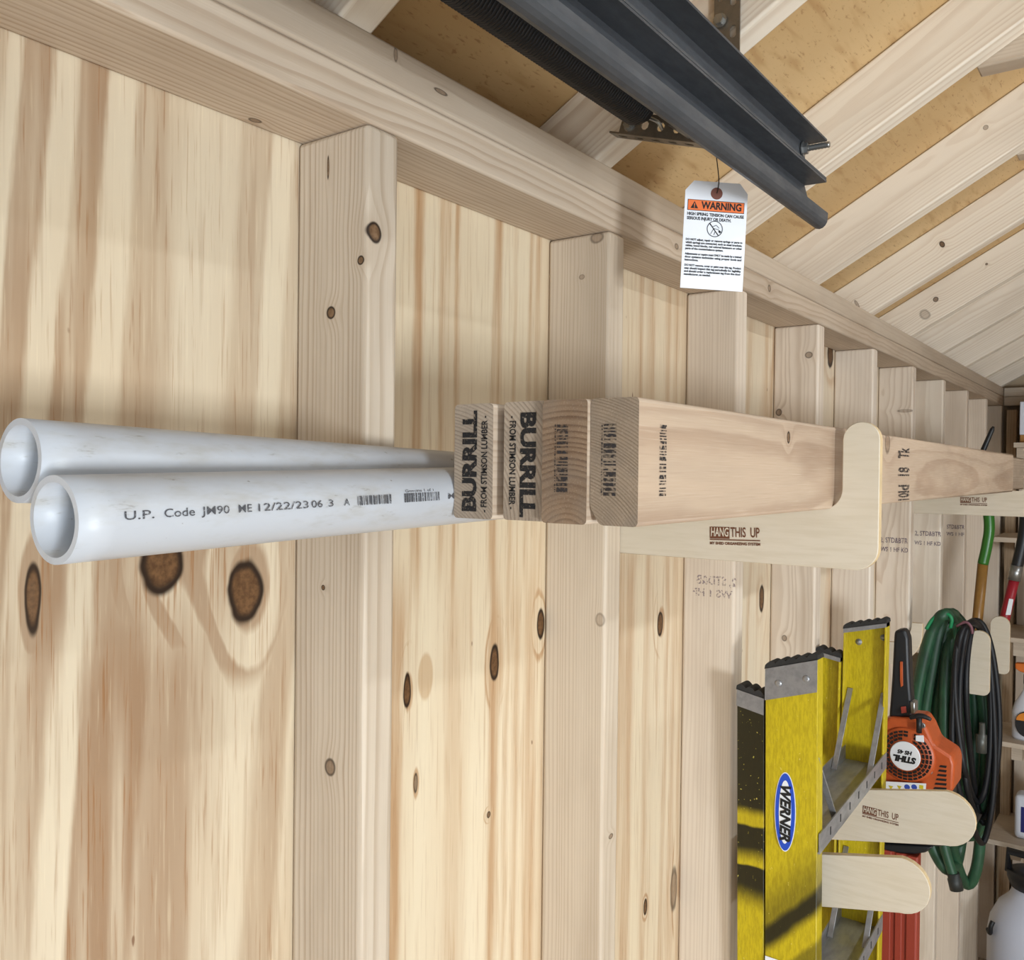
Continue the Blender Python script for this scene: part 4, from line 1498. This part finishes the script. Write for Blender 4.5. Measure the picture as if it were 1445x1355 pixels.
slab([(1255, 1012), (1300, 1016), (1309, 1030), (1318, 1052), (1343, 1068), (1347, 1080), (1345, 1118), (1235, 1125), (1232, 1060), (1240, 1022)], 0.09, 'engine_housing', M_or, trim, bevel=0.006)
slab([(1262, 890), (1276, 888), (1282, 900), (1284, 960), (1288, 1012), (1254, 1014), (1258, 960), (1261, 900)], 0.035, 'rear_handle', M_blk, trim, XT + 0.01, 0.006)
slab([(1270, 934), (1273.5, 934), (1274, 968), (1271, 970), (1270, 960)], 0.004, 'orange_inlay', M_or, trim, XT + 0.007, 0.0005)
slab([(1271, 998), (1278, 997), (1279, 1006), (1272, 1007)], 0.004, 'stop_switch', plain('red_switch', lin(176, 70, 56), 0.5), trim, XT + 0.007, 0.0005)
slab([(1284, 990), (1291, 992), (1291, 1007), (1285, 1008)], 0.03, 'throttle_knob', M_zinc, trim, XT + 0.005, 0.002)
cc_ = at(1279, 1065, x=XT)
Rc = abs(at(1258, 1065, x=XT).y - at(1300, 1065, x=XT).y) / 2
ex = Vector((-1, 0, 0))
MB().lathe(cc_ + Vector((0.001, 0, 0)), [(Rc * 1.95, 0), (Rc * 1.95, 0.004), (Rc * 1.85, 0.007), (Rc * 1.1, 0.010)], 48, 0, ex).build('starter_cover', M_or, trim)
MB().lathe(cc_ + Vector((-0.0105, 0, 0)), [(Rc * 1.03, 0), (Rc * 1.03, 0.0016), (Rc * 0.98, 0.0022)], 48, 0, ex).build('name_disc', M_white, trim)
disc_x = cc_ + Vector((-0.0129, 0, 0))
text('lettering', 'STIHL', 0.0165, disc_x + Vector((0, 0, -0.006)), (0, 1, 0), (0, 0, -1), M_black, trim, bold=0.0011, width=Rc * 1.55, shear=0.2)
text('lettering', 'HS 45', 0.0105, disc_x + Vector((0, 0, 0.008)), (0, 1, 0), (0, 0, -1), M_black, trim, bold=0.0006, width=Rc * 1.0, shear=0.2)
for ring_, (ra, rb, nn) in enumerate(((1.14, 1.30, 22), (1.38, 1.54, 26), (1.62, 1.76, 30))):
    for k in range(nn):
        if ring_ == 2 and k % 3:
            pass
        a0 = 2 * math.pi * (k + 0.12) / nn
        a1 = 2 * math.pi * (k + 0.88) / nn
        if 0.18 < (a0 / (2 * math.pi)) < 0.235:
            continue
        dpt = 0.0106 - 0.0032 * ring_ * 0.55
        MB().prism([cc_ + Vector((-dpt + 0.0008, -Rc * r_ * math.cos(a), Rc * r_ * math.sin(a))) for a, r_ in ((a0, ra), (a1, ra), (a1, rb), (a0, rb))], (0.0006 - 0.0022, 0, 0)).build('vent_slot', M_pit, trim)
g0 = at(1300, 1012, x=XT - 0.018)
gl = MB()
gl.tube(smooth_path([at(1284, 1014, x=XT - 0.018), at(1292, 1011, x=XT - 0.018), at(1303, 1011, x=XT - 0.018), at(1314, 1016, x=XT - 0.018)], 4), [0.003 + 0.0025 * math.sin(math.pi * k / 12) for k in range(13)], 10)
gl.tube([at(1297, 1012, x=XT - 0.018), at(1297, 1034, x=XT - 0.016)], 0.0055, 10)
gl.build('pull_grip', M_blk, trim)
slab([(1292, 1038), (1303, 1038), (1304, 1048), (1292, 1046)], 0.002, 'white_cap', M_white, trim, XT - 0.014, 0.0004)
for px, py in ((1302, 1024), (1312, 1089)):
    q = at(px, py, x=XT - 0.0005)
    MB().lathe(q + Vector((-0.0, 0, 0)), [(0.0058, 0), (0.0052, 0.0022), (0.0026, 0.0026), (0.0024, 0.0012)], 16, 0, ex).build('screw', M_zinc, trim)
for k in range(6):
    yv = 1080 + 6.2 * k
    slab([(1326 - 1.6 * k + 1, yv), (1336, yv + 1), (1335, yv + 4.2), (1324 - 1.6 * k + 1, yv + 2.6)], 0.0015, 'side_vent', M_pit, trim, XT - 0.0008, 0)
slab([(1250, 1103), (1307, 1106), (1306, 1117), (1250, 1117)], 0.001, 'pictogram_sticker', M_white, trim, XT - 0.0088, 0)
for k, (px, col) in enumerate(((1257, (196, 178, 40)), (1269, (196, 178, 40)), (1280, (50, 78, 170)), (1290, (50, 78, 170)), (1300, (206, 190, 40)))):
    q = at(px, 1111, x=XT - 0.0092)
    n_ = 3 if k < 2 else 20 if k < 4 else 4
    MB().prism([q + Vector((0, 0.0055 * math.cos(a), 0.0055 * math.sin(a))) for a in [math.pi / (4 if n_ == 4 else 2) * (-1 if n_ == 3 else 1) + 2 * math.pi * j / n_ for j in range(n_)]], (0.0003, 0, 0)).build('pictogram', plain('sticker_print', lin(*col), 0.5), trim)
slab([(1240, 1168), (1345, 1168), (1375, 1172), (1362, 1186), (1325, 1196), (1240, 1190)], 0.11, 'hand_guard', M_blk, trim, XT - 0.01, 0.006)
slab([(1240, 1190), (1318, 1195), (1306, 1204), (1290, 1206), (1240, 1203)], 0.08, 'gear_case', M_blk, trim, XT, 0.004)
slab([(1240, 1118), (1340, 1118), (1340, 1172), (1240, 1172)], 0.08, 'engine_block', M_blk, trim, XT + 0.01, 0.004)
M_red = plain('red_orange_sheath', lin(150, 56, 38), 0.5)
y_a, y_b = at(1243, 1300, x=XT).y, at(1294, 1300, x=XT).y
zt_ = at(1270, 1204, x=XT).z
sh = MB().box(XT, XT + 0.03, y_b, y_a, -2.05, zt_)
for (pa_, pb_) in ((1240, 1257), (1263, 1273), (1279, 1293)):
    u0, u1 = at(pa_, 1300, x=XT).y, at(pb_, 1300, x=XT).y
    sh.box(XT - 0.004, XT + 0.001, u1, u0, -2.05, zt_)
sh.build('blade_sheath', M_red, trim, bevel=0.0015, seg=2)


# ------------------------------------------------------------------ coiled hose and cable on the hooks
def hose_mat(name, c1, c2, rough):
    g = G(name)
    x, y, z = g.xyz()
    n = g.noise(g.vec(g.mul(x, 25), g.mul(y, 25), g.mul(z, 12)), 1, 3, 0.6)
    return g.out(g.mix(g.smooth(n, 0.35, 0.7), lin(*c1), lin(*c2)), rough, 0, 0.4)


M_green = hose_mat('green_hose_rubber', (44, 84, 58), (36, 62, 46), 0.45)
M_cable = hose_mat('black_cable_rubber', (14, 15, 19), (22, 22, 26), 0.5)
hose = thing('garden_hose', at(1335, 868, x=2.82), 'coiled dark green garden hose hanging on plywood hooks', 'hose')
gl_paths = [
    ([(1335, 868), (1318, 885), (1302, 940), (1291, 1010), (1293, 1090), (1302, 1150), (1318, 1200), (1338, 1228), (1352, 1210), (1362, 1120), (1362, 1000), (1352, 900)], 2.60, 0.0148),
    ([(1338, 866), (1326, 888), (1314, 950), (1304, 1020), (1308, 1100), (1322, 1170), (1345, 1190), (1366, 1165), (1374, 1080), (1374, 980), (1360, 895)], 2.63, 0.0148),
    ([(1342, 866), (1334, 890), (1328, 950), (1322, 1020), (1326, 1100), (1342, 1190), (1362, 1247), (1378, 1225), (1384, 1150), (1378, 1040), (1368, 930), (1354, 880)], 2.66, 0.0148),
    ([(1346, 868), (1340, 900), (1334, 970), (1334, 1060), (1342, 1130), (1360, 1176), (1380, 1170), (1392, 1110), (1388, 1000), (1372, 910)], 2.70, 0.0148),
    ([(1330, 872), (1310, 905), (1296, 970), (1288, 1050), (1294, 1120), (1306, 1172), (1326, 1192), (1346, 1150), (1352, 1060), (1350, 950), (1346, 890)], 2.68, 0.0148),
]
sm01 = lambda v, a, b: (lambda t: t * t * (3 - 2 * t))(min(1.0, max(0.0, (v - a) / (b - a))))
for k_, (pts, X, r) in enumerate(gl_paths):
    p3 = [at(a, b, x=2.80 + 0.016 * (k_ % 3) + 0.16 * sm01(a, 1336, 1350)) for (a, b) in pts]
    MB().tube(smooth_path(p3, 6, True), r, 10, closed=True).build('loop', M_green, hose)
tl = [at(1322, 1150, x=2.785), at(1334, 1200, x=2.78), at(1345, 1236, x=2.78)]
MB().tube(smooth_path(tl, 6), 0.0125, 10).build('loose_end', M_green, hose)
q0, q1 = at(1345, 1232, x=2.78), at(1350, 1256, x=2.78)
MB().tube([q0, q0.lerp(q1, 0.3), q0.lerp(q1, 0.35), q1], [0.0150, 0.0150, 0.0170, 0.0165], 14).build('coupling', plain('dark_coupling', lin(52, 54, 52), 0.5, 0.3), hose)
tie = [at(1307, 888, x=2.785), at(1318, 872, x=2.785), at(1336, 867, x=2.785), at(1343, 874, x=2.785), at(1341, 886, x=2.79)]
MB().tube(smooth_path(tie, 5), 0.0045, 8).build('green_tie', plain('bright_green_tie', lin(20, 128, 78), 0.5), hose)

cable = thing('black_cable', at(1375, 880, x=2.84), 'coiled black rubber cable hanging in front of plywood hooks', 'cable')
cb = [
    ([(1372, 878), (1358, 890), (1350, 930), (1345, 990), (1344, 1050), (1352, 1110), (1370, 1160), (1386, 1190), (1398, 1150), (1404, 1080), (1402, 1000), (1396, 930), (1386, 888)], 2.84),
    ([(1374, 876), (1364, 890), (1356, 940), (1354, 1000), (1358, 1060), (1366, 1120), (1380, 1150), (1394, 1148), (1404, 1100), (1410, 1040), (1408, 980), (1400, 920), (1388, 884)], 2.82),
    ([(1378, 876), (1370, 892), (1364, 940), (1364, 1000), (1370, 1070), (1378, 1130), (1388, 1162), (1398, 1140), (1406, 1080), (1405, 1010), (1398, 940), (1388, 888)], 2.86),
    ([(1370, 880), (1353, 900), (1347, 960), (1352, 1030), (1362, 1090), (1376, 1130), (1388, 1120), (1396, 1070), (1398, 1000), (1394, 930), (1384, 890)], 2.80),
]
for k_, (pts, X) in enumerate(cb):
    p3 = [at(a, b, x=2.775 + 0.014 * (k_ % 3) + 0.135 * sm01(a, 1364, 1378)) for (a, b) in pts]
    MB().tube(smooth_path(p3, 6, True), 0.0078, 9, closed=True).build('loop', M_cable, cable)
MB().tube([at(1386, 1020, x=2.90), at(1386, 1036, x=2.90), at(1385, 1037, x=2.90), at(1385, 1062, x=2.90)], [0.007, 0.008, 0.0135, 0.013], 14).build('connector', plain('grey_connector', lin(92, 92, 86), 0.4, 0.4), cable)
MB().tube(smooth_path([at(1350, 884, x=2.79), at(1362, 878, x=2.785), at(1370, 884, x=2.785), at(1372, 894, x=2.79)], 5), 0.0035, 8).build('pink_tie', plain('dusty_pink_tie', lin(120, 78, 86), 0.6), cable)


# ------------------------------------------------------------------ long-handled tools
def tool(name, pts, X, parts, label, cat):
    t = thing(name, at(*pts[-1], x=X), label, cat)
    for (pl, r, mat, nm) in parts:
        p3 = [at(a, b, x=X) for a, b in pl]
        path = smooth_path(p3, 6)
        MB().tube(path, r, 14).build(nm, mat, t)
    return t


M_gg = plain('green_grip_rubber', lin(48, 108, 36), 0.3)
M_hw = plain('varnished_handle', lin(150, 108, 52), 0.35, vary=0.15)
M_rg = plain('red_handle_plastic', lin(150, 28, 40), 0.4)


def down(px, py, X, n=3):
    """carry a handle on down to the floor"""
    a = at(px, py, x=X)
    return a


XG, XRD = 3.34, 3.36
gt = thing('green_grip_tool', at(1372, 960, x=XG), 'wooden tool handle with green grip hanging behind the cable', 'garden tool')
a1, a2_, a3 = at(1391, 690, x=XG), at(1396, 740, x=XG), at(1387, 796, x=XG)
a4 = at(1371, 960, x=XG)
MB().tube(smooth_path([a1, a2_, at(1393, 768, x=XG), a3], 8), 0.0155, 16).build('grip', M_gg, gt)
MB().tube([a3, a4], 0.0152, 16).build('handle', M_hw, gt)


def head(p, d, parent):
    """small forged blade on a socket"""
    d = d.normalized()
    MB().tube([p, p + d * 0.10], [0.019, 0.016], 14).build('socket', M_zinc, parent)
    q = p + d * 0.09
    w = Vector((1, 0, 0))
    w = (w - d * w.dot(d)).normalized()
    MB().prism([q + w * a + d * b for a, b in ((-0.045, 0), (-0.05, 0.10), (-0.025, 0.17), (0, 0.19), (0.025, 0.17), (0.05, 0.10), (0.045, 0))], d.cross(w) * 0.003).build('blade', M_zinc, parent)


head(a4, a4 - a3, gt)
rt = thing('red_handled_tool', at(1407, 930, x=XRD), 'red tool handle with black curved grip and silver collar', 'garden tool')
r0 = [at(a, b, x=XRD) for a, b in ((1446, 700), (1447, 735), (1443, 765), (1435, 800))]
MB().tube(smooth_path(r0, 8), 0.0165, 16).build('grip', M_blk, rt)
r1, r2, r3, r4 = (at(a, b, x=XRD) for a, b in ((1435, 798), (1431, 819), (1419, 868), (1398, 960)))
MB().tube([r1, r2], 0.0178, 16).build('collar', M_zinc, rt)
MB().tube([r2, r3, r4], 0.0146, 16).build('handle', M_rg, rt)
stk = [at(a, b, x=XRD - 0.016) for a, b in ((1424, 845), (1430, 846), (1426, 868), (1419, 868))]
MB().prism(stk, (0.003, 0, 0)).build('barcode_sticker', M_white, rt)
head(r4, r4 - r2, rt)
rod = thing('black_rod', at(1386, 640, x=3.0), 'thin black rod leaning by the last studs above the boards', 'rod')
rod0, rod1 = at(1402, 602, x=3.0), at(1385, 641, x=3.0)
MB().tube([rod0, rod0.lerp(rod1, 0.12), rod1, Vector((3.0, rod1.y + 0.002, BZ1 + 0.0002))], [0.003, 0.006, 0.0075, 0.0075], 12).build('shaft', M_blk, rod)

# ------------------------------------------------------------------ shelves on the far wall and what stands on them
M_shelf = lumber_mat('shelf_plywood', 'y', (212, 188, 158), (186, 156, 126), (0.05, 0.2), 0.012, 0.4)
XS = 4.15
shelves = thing('shelf_unit', (XS, -0.14, FLOOR), 'pale wooden shelves against the far end wall', 'shelves')
SZ = [-0.165, at(1408, 758, x=XS).z, at(1428, 900, x=XS).z, at(1412, 1046, x=XS).z, at(1396, 1184, x=XS).z]
for z_ in SZ:
    box_obj('shelf_board', XS, XEND - 0.001, -1.5, -0.105 if z_ < -0.2 else -0.172, z_ - 0.019, z_, M_shelf, shelves, bevel=0.001)
for z_ in SZ:
    box_obj('cleat', XS + 0.04, XEND - 0.001, -0.215, -0.178, z_ - 0.075, z_ - 0.0195, M_shelf, shelves)
for y_ in (-0.108, -1.46):
    box_obj('post', XEND - 0.045, XEND - 0.002, y_ - 0.034, y_, FLOOR, -0.02, lumber_mat('post_pine', 'z', (188, 150, 106), (152, 112, 72), (0.05, 0.05), 0.006, 0.5), shelves)


def bottle(px0, px1, pytop, X, zbase, prof, mats, label, cat='bottle', name='bottle'):
    pass


# navy bottle on the second shelf
zb_ = SZ[2]
nb = thing('plastic_bottle', (4.30, -0.258, zb_), 'dark navy bottle on the shelf behind the red handle', 'bottle')
MB().lathe((4.30, -0.258, zb_), [(0.042, 0), (0.045, 0.006), (0.045, 0.175), (0.036, 0.205), (0.018, 0.225), (0.018, 0.235)], 28).build('body', plain('navy_plastic', lin(50, 56, 84), 0.35, vary=0.3), nb)
MB().lathe((4.30, -0.258, zb_ + 0.235), [(0.020, 0), (0.020, 0.02), (0.017, 0.022)], 20).build('cap', M_blk, nb)
MB().lathe((4.30, -0.258, zb_ + 0.05), [(0.0455, 0), (0.0455, 0.09)], 28).build('label', plain('blue_label', lin(92, 104, 150), 0.5), nb)

# spray bottle with orange trigger on the third shelf
zb_ = SZ[3]
sx_, sy_ = 4.24, at(1428, 1010, x=4.24).y - 0.055
spb = thing('spray_bottle', (sx_, sy_, zb_), 'white spray bottle with orange trigger and round orange label on shelf', 'bottle')
body = MB()
prof = [(0.050, 0), (0.055, 0.008), (0.055, 0.105), (0.046, 0.140), (0.026, 0.175), (0.017, 0.195), (0.017, 0.215)]
body.lathe((sx_, sy_, zb_), prof, 30)
for v in body.v:
    v.x = sx_ + (v.x - sx_) * 0.65
body.build('body', plain('white_plastic', lin(224, 226, 234), 0.35), spb)
MB().lathe((sx_, sy_, zb_ + 0.215), [(0.018, 0), (0.018, 0.035)], 20).build('collar', M_blk, spb)
MB().prism([(sx_ - 0.016, sy_ + 0.030, zb_ + 0.262), (sx_ - 0.016, sy_ + 0.045, zb_ + 0.272), (sx_ - 0.016, sy_ + 0.045, zb_ + 0.292), (sx_ - 0.016, sy_ - 0.05, zb_ + 0.300), (sx_ - 0.016, sy_ - 0.05, zb_ + 0.252), (sx_ - 0.016, sy_ - 0.02, zb_ + 0.250)],
           (0.032, 0, 0)).build('trigger_head', plain('orange_trigger', lin(226, 118, 40), 0.4), spb, bevel=0.003)
lb = MB().prism([(sx_ - 0.0368, sy_ + 0.040 * math.cos(a), zb_ + 0.066 + 0.050 * math.sin(a)) for a in [2 * math.pi * k / 32 for k in range(32)]], (0.002, 0, 0)).build('label', M_blk, spb)
MB().prism([(sx_ - 0.0374, sy_ + 0.036 * math.cos(a), zb_ + 0.078 + 0.032 * math.sin(a)) for a in [math.pi * k / 24 for k in range(25)]], (0.001, 0, 0)).build('label_print', plain('orange_label', lin(230, 140, 40), 0.5), spb)

# jug on the fourth shelf
zb_ = SZ[4] + 0.0003
jx, jy = 4.26, at(1431, 1150, x=4.215).y - 0.075
jug = thing('plastic_jug', (jx, jy, zb_), 'white jug with dark blue label on the lowest visible shelf', 'jug')
MB().box(jx - 0.045, jx + 0.045, jy - 0.075, jy + 0.075, zb_, zb_ + 0.17).build('body', plain('jug_plastic', lin(222, 226, 236), 0.35), jug, bevel=0.018, seg=4)
MB().lathe((jx, jy - 0.02, zb_ + 0.165), [(0.05, 0), (0.03, 0.03), (0.018, 0.04), (0.018, 0.06)], 24).build('neck', plain('jug_neck', lin(222, 226, 236), 0.35), jug)
MB().lathe((jx, jy - 0.02, zb_ + 0.225), [(0.021, 0), (0.021, 0.022)], 20).build('cap', M_white, jug)
MB().box(jx - 0.0462, jx - 0.0445, jy - 0.058, jy + 0.052, zb_ + 0.03, zb_ + 0.128).build('label', plain('navy_label', lin(34, 38, 110), 0.5), jug)
text('lettering', 'PURE', 0.034, (jx - 0.0465, jy - 0.004, zb_ + 0.10), (0, -1, 0), (0, 0, 1), M_white, jug, width=0.08, lift=0.0004) if False else None

# pump sprayer standing on a low shelf by the wall
tx, tyy = 3.98, -0.285
R_ = tyy - at(1393, 1320, x=tx).y
R_ = abs(R_)
ztop = at(1440, 1256, x=tx).z
tank = thing('pump_sprayer', (tx, tyy, FLOOR), 'white round pump sprayer tank with black handle, lower right corner', 'sprayer')
MB().lathe((tx, tyy, FLOOR), [(R_ * 0.9, 0), (R_, 0.02), (R_, ztop - 0.16 - FLOOR), (R_ * 0.95, ztop - 0.11 - FLOOR), (R_ * 0.78, ztop - 0.055 - FLOOR), (R_ * 0.56, ztop - 0.02 - FLOOR), (R_ * 0.5, ztop + 0.0 - FLOOR), (R_ * 0.48, ztop + 0.03 - FLOOR)], 40).build(
    'tank', plain('tank_plastic', lin(206, 210, 224), 0.35), tank)
MB().lathe((tx, tyy, ztop + 0.02), [(R_ * 0.52, 0), (R_ * 0.60, 0.03), (R_ * 0.60, 0.05), (R_ * 0.3, 0.055)], 32).build('collar', M_blk, tank)
zz = ztop + 0.06
hd = MB()
hd.tube([(tx, tyy + R_ * 0.56, zz), (tx, tyy + R_ * 0.58, zz + 0.072), (tx, tyy - R_ * 0.58, zz + 0.064), (tx, tyy - R_ * 0.56, zz)], 0.014, 10)
hd.build('pump_handle', M_blk, tank, bevel=0)
MB().cyl((tx, tyy, zz - 0.01), (tx, tyy, zz + 0.066), 0.013, 14).build('pump_rod', M_blk, tank)
qa = [at(a, b, x=tx - R_ * 0.9) for a, b in ((1399, 1302), (1404, 1312), (1402, 1322), (1395, 1318))]
MB().tube(smooth_path([Vector((tx - R_ * 0.62, tyy + R_ * 0.80, zz - 0.16)), Vector((tx - R_ * 0.66, tyy + R_ * 0.84, zz - 0.18)), Vector((tx - R_ * 0.62, tyy + R_ * 0.86, zz - 0.205)), Vector((tx - R_ * 0.5, tyy + R_ * 0.92, zz - 0.20))], 5), 0.008, 8).build('hose_clip', M_blk, tank)
MB().tube(smooth_path([(tx, tyy - R_ * 0.3, zz + 0.0), (tx - 0.06, tyy - R_ * 0.2, zz + 0.12), (tx - 0.1, tyy - R_ * 0.5, zz + 0.17), (tx - 0.1, tyy - R_ * 1.1, zz - 0.1), (tx - 0.05, tyy - R_ * 1.15, FLOOR + 0.05)], 6), 0.007, 8).build('spray_hose', M_cable, tank)
MB().lathe((tx - R_ * 0.97, tyy - 0.03, ztop - 0.115), [(0.016, 0), (0.016, 0.012), (0.010, 0.016)], 16, 0, (-1, 0, 0)).build('valve', M_blk, tank)

# boxed goods on the top shelf at the frame's edge
bxs = tag(box_obj('carton', 4.20, 4.36, -0.45, -0.188, SZ[0], SZ[0] + 0.03, plain('tan_carton', lin(176, 124, 64), 0.7), None), 'tan carton lying under the white box on top shelf', 'box')
wb = tag(box_obj('white_box', 4.19, 4.36, -0.44, -0.186, SZ[0] + 0.0303, SZ[0] + 0.158, plain('white_card', lin(224, 228, 240), 0.5), None, bevel=0.003), 'white box on the top shelf at the right edge', 'box')

# ------------------------------------------------------------------ grade stamps on the studs
def studstamp(i, pts, s1, s2, mirror=False, mat=None):
    x = S * i
    a, b, c_ = (at(*q, x=x) for q in pts)      # left, right of first line centre; centre of second line
    w = (b - a).length
    r = Vector((0, -1, 0)) if not mirror else Vector((0, -1, 0))
    for s, o, h in ((s1, (a + b) / 2, 0.020), (s2, c_, 0.017)):
        ob = text('grade_stamp', s, h, o, (0, -1, 0), (0, 0, 1), mat or M_inkpurple, studs[i], bold=0.0004, width=w, lift=0.0004)
        if mirror:
            cy = sum(v.co.y for v in ob.data.vertices) / len(ob.data.vertices)
            for v in ob.data.vertices:
                v.co.y = 2 * cy - v.co.y


studstamp(7, ((1242, 762), (1281, 764), (1262, 776)), '2, STD&BTR', 'WS 1 HF KD')
studstamp(8, ((1291, 752), (1328, 755), (1309, 767)), '2, STD&BTR', 'WS 1 HF KD')
studstamp(9, ((1336, 743), (1361, 745), (1348, 754)), 'STD&BTR', 'WS 1 HF')
M_inkpale = ink('pale_stamp_ink', lin(150, 132, 134), 0.42, 300)
studstamp(4, ((978, 818), (1034, 822), (1008, 838)), '2, STD&B', 'WS 1 HF', True, M_inkpale)
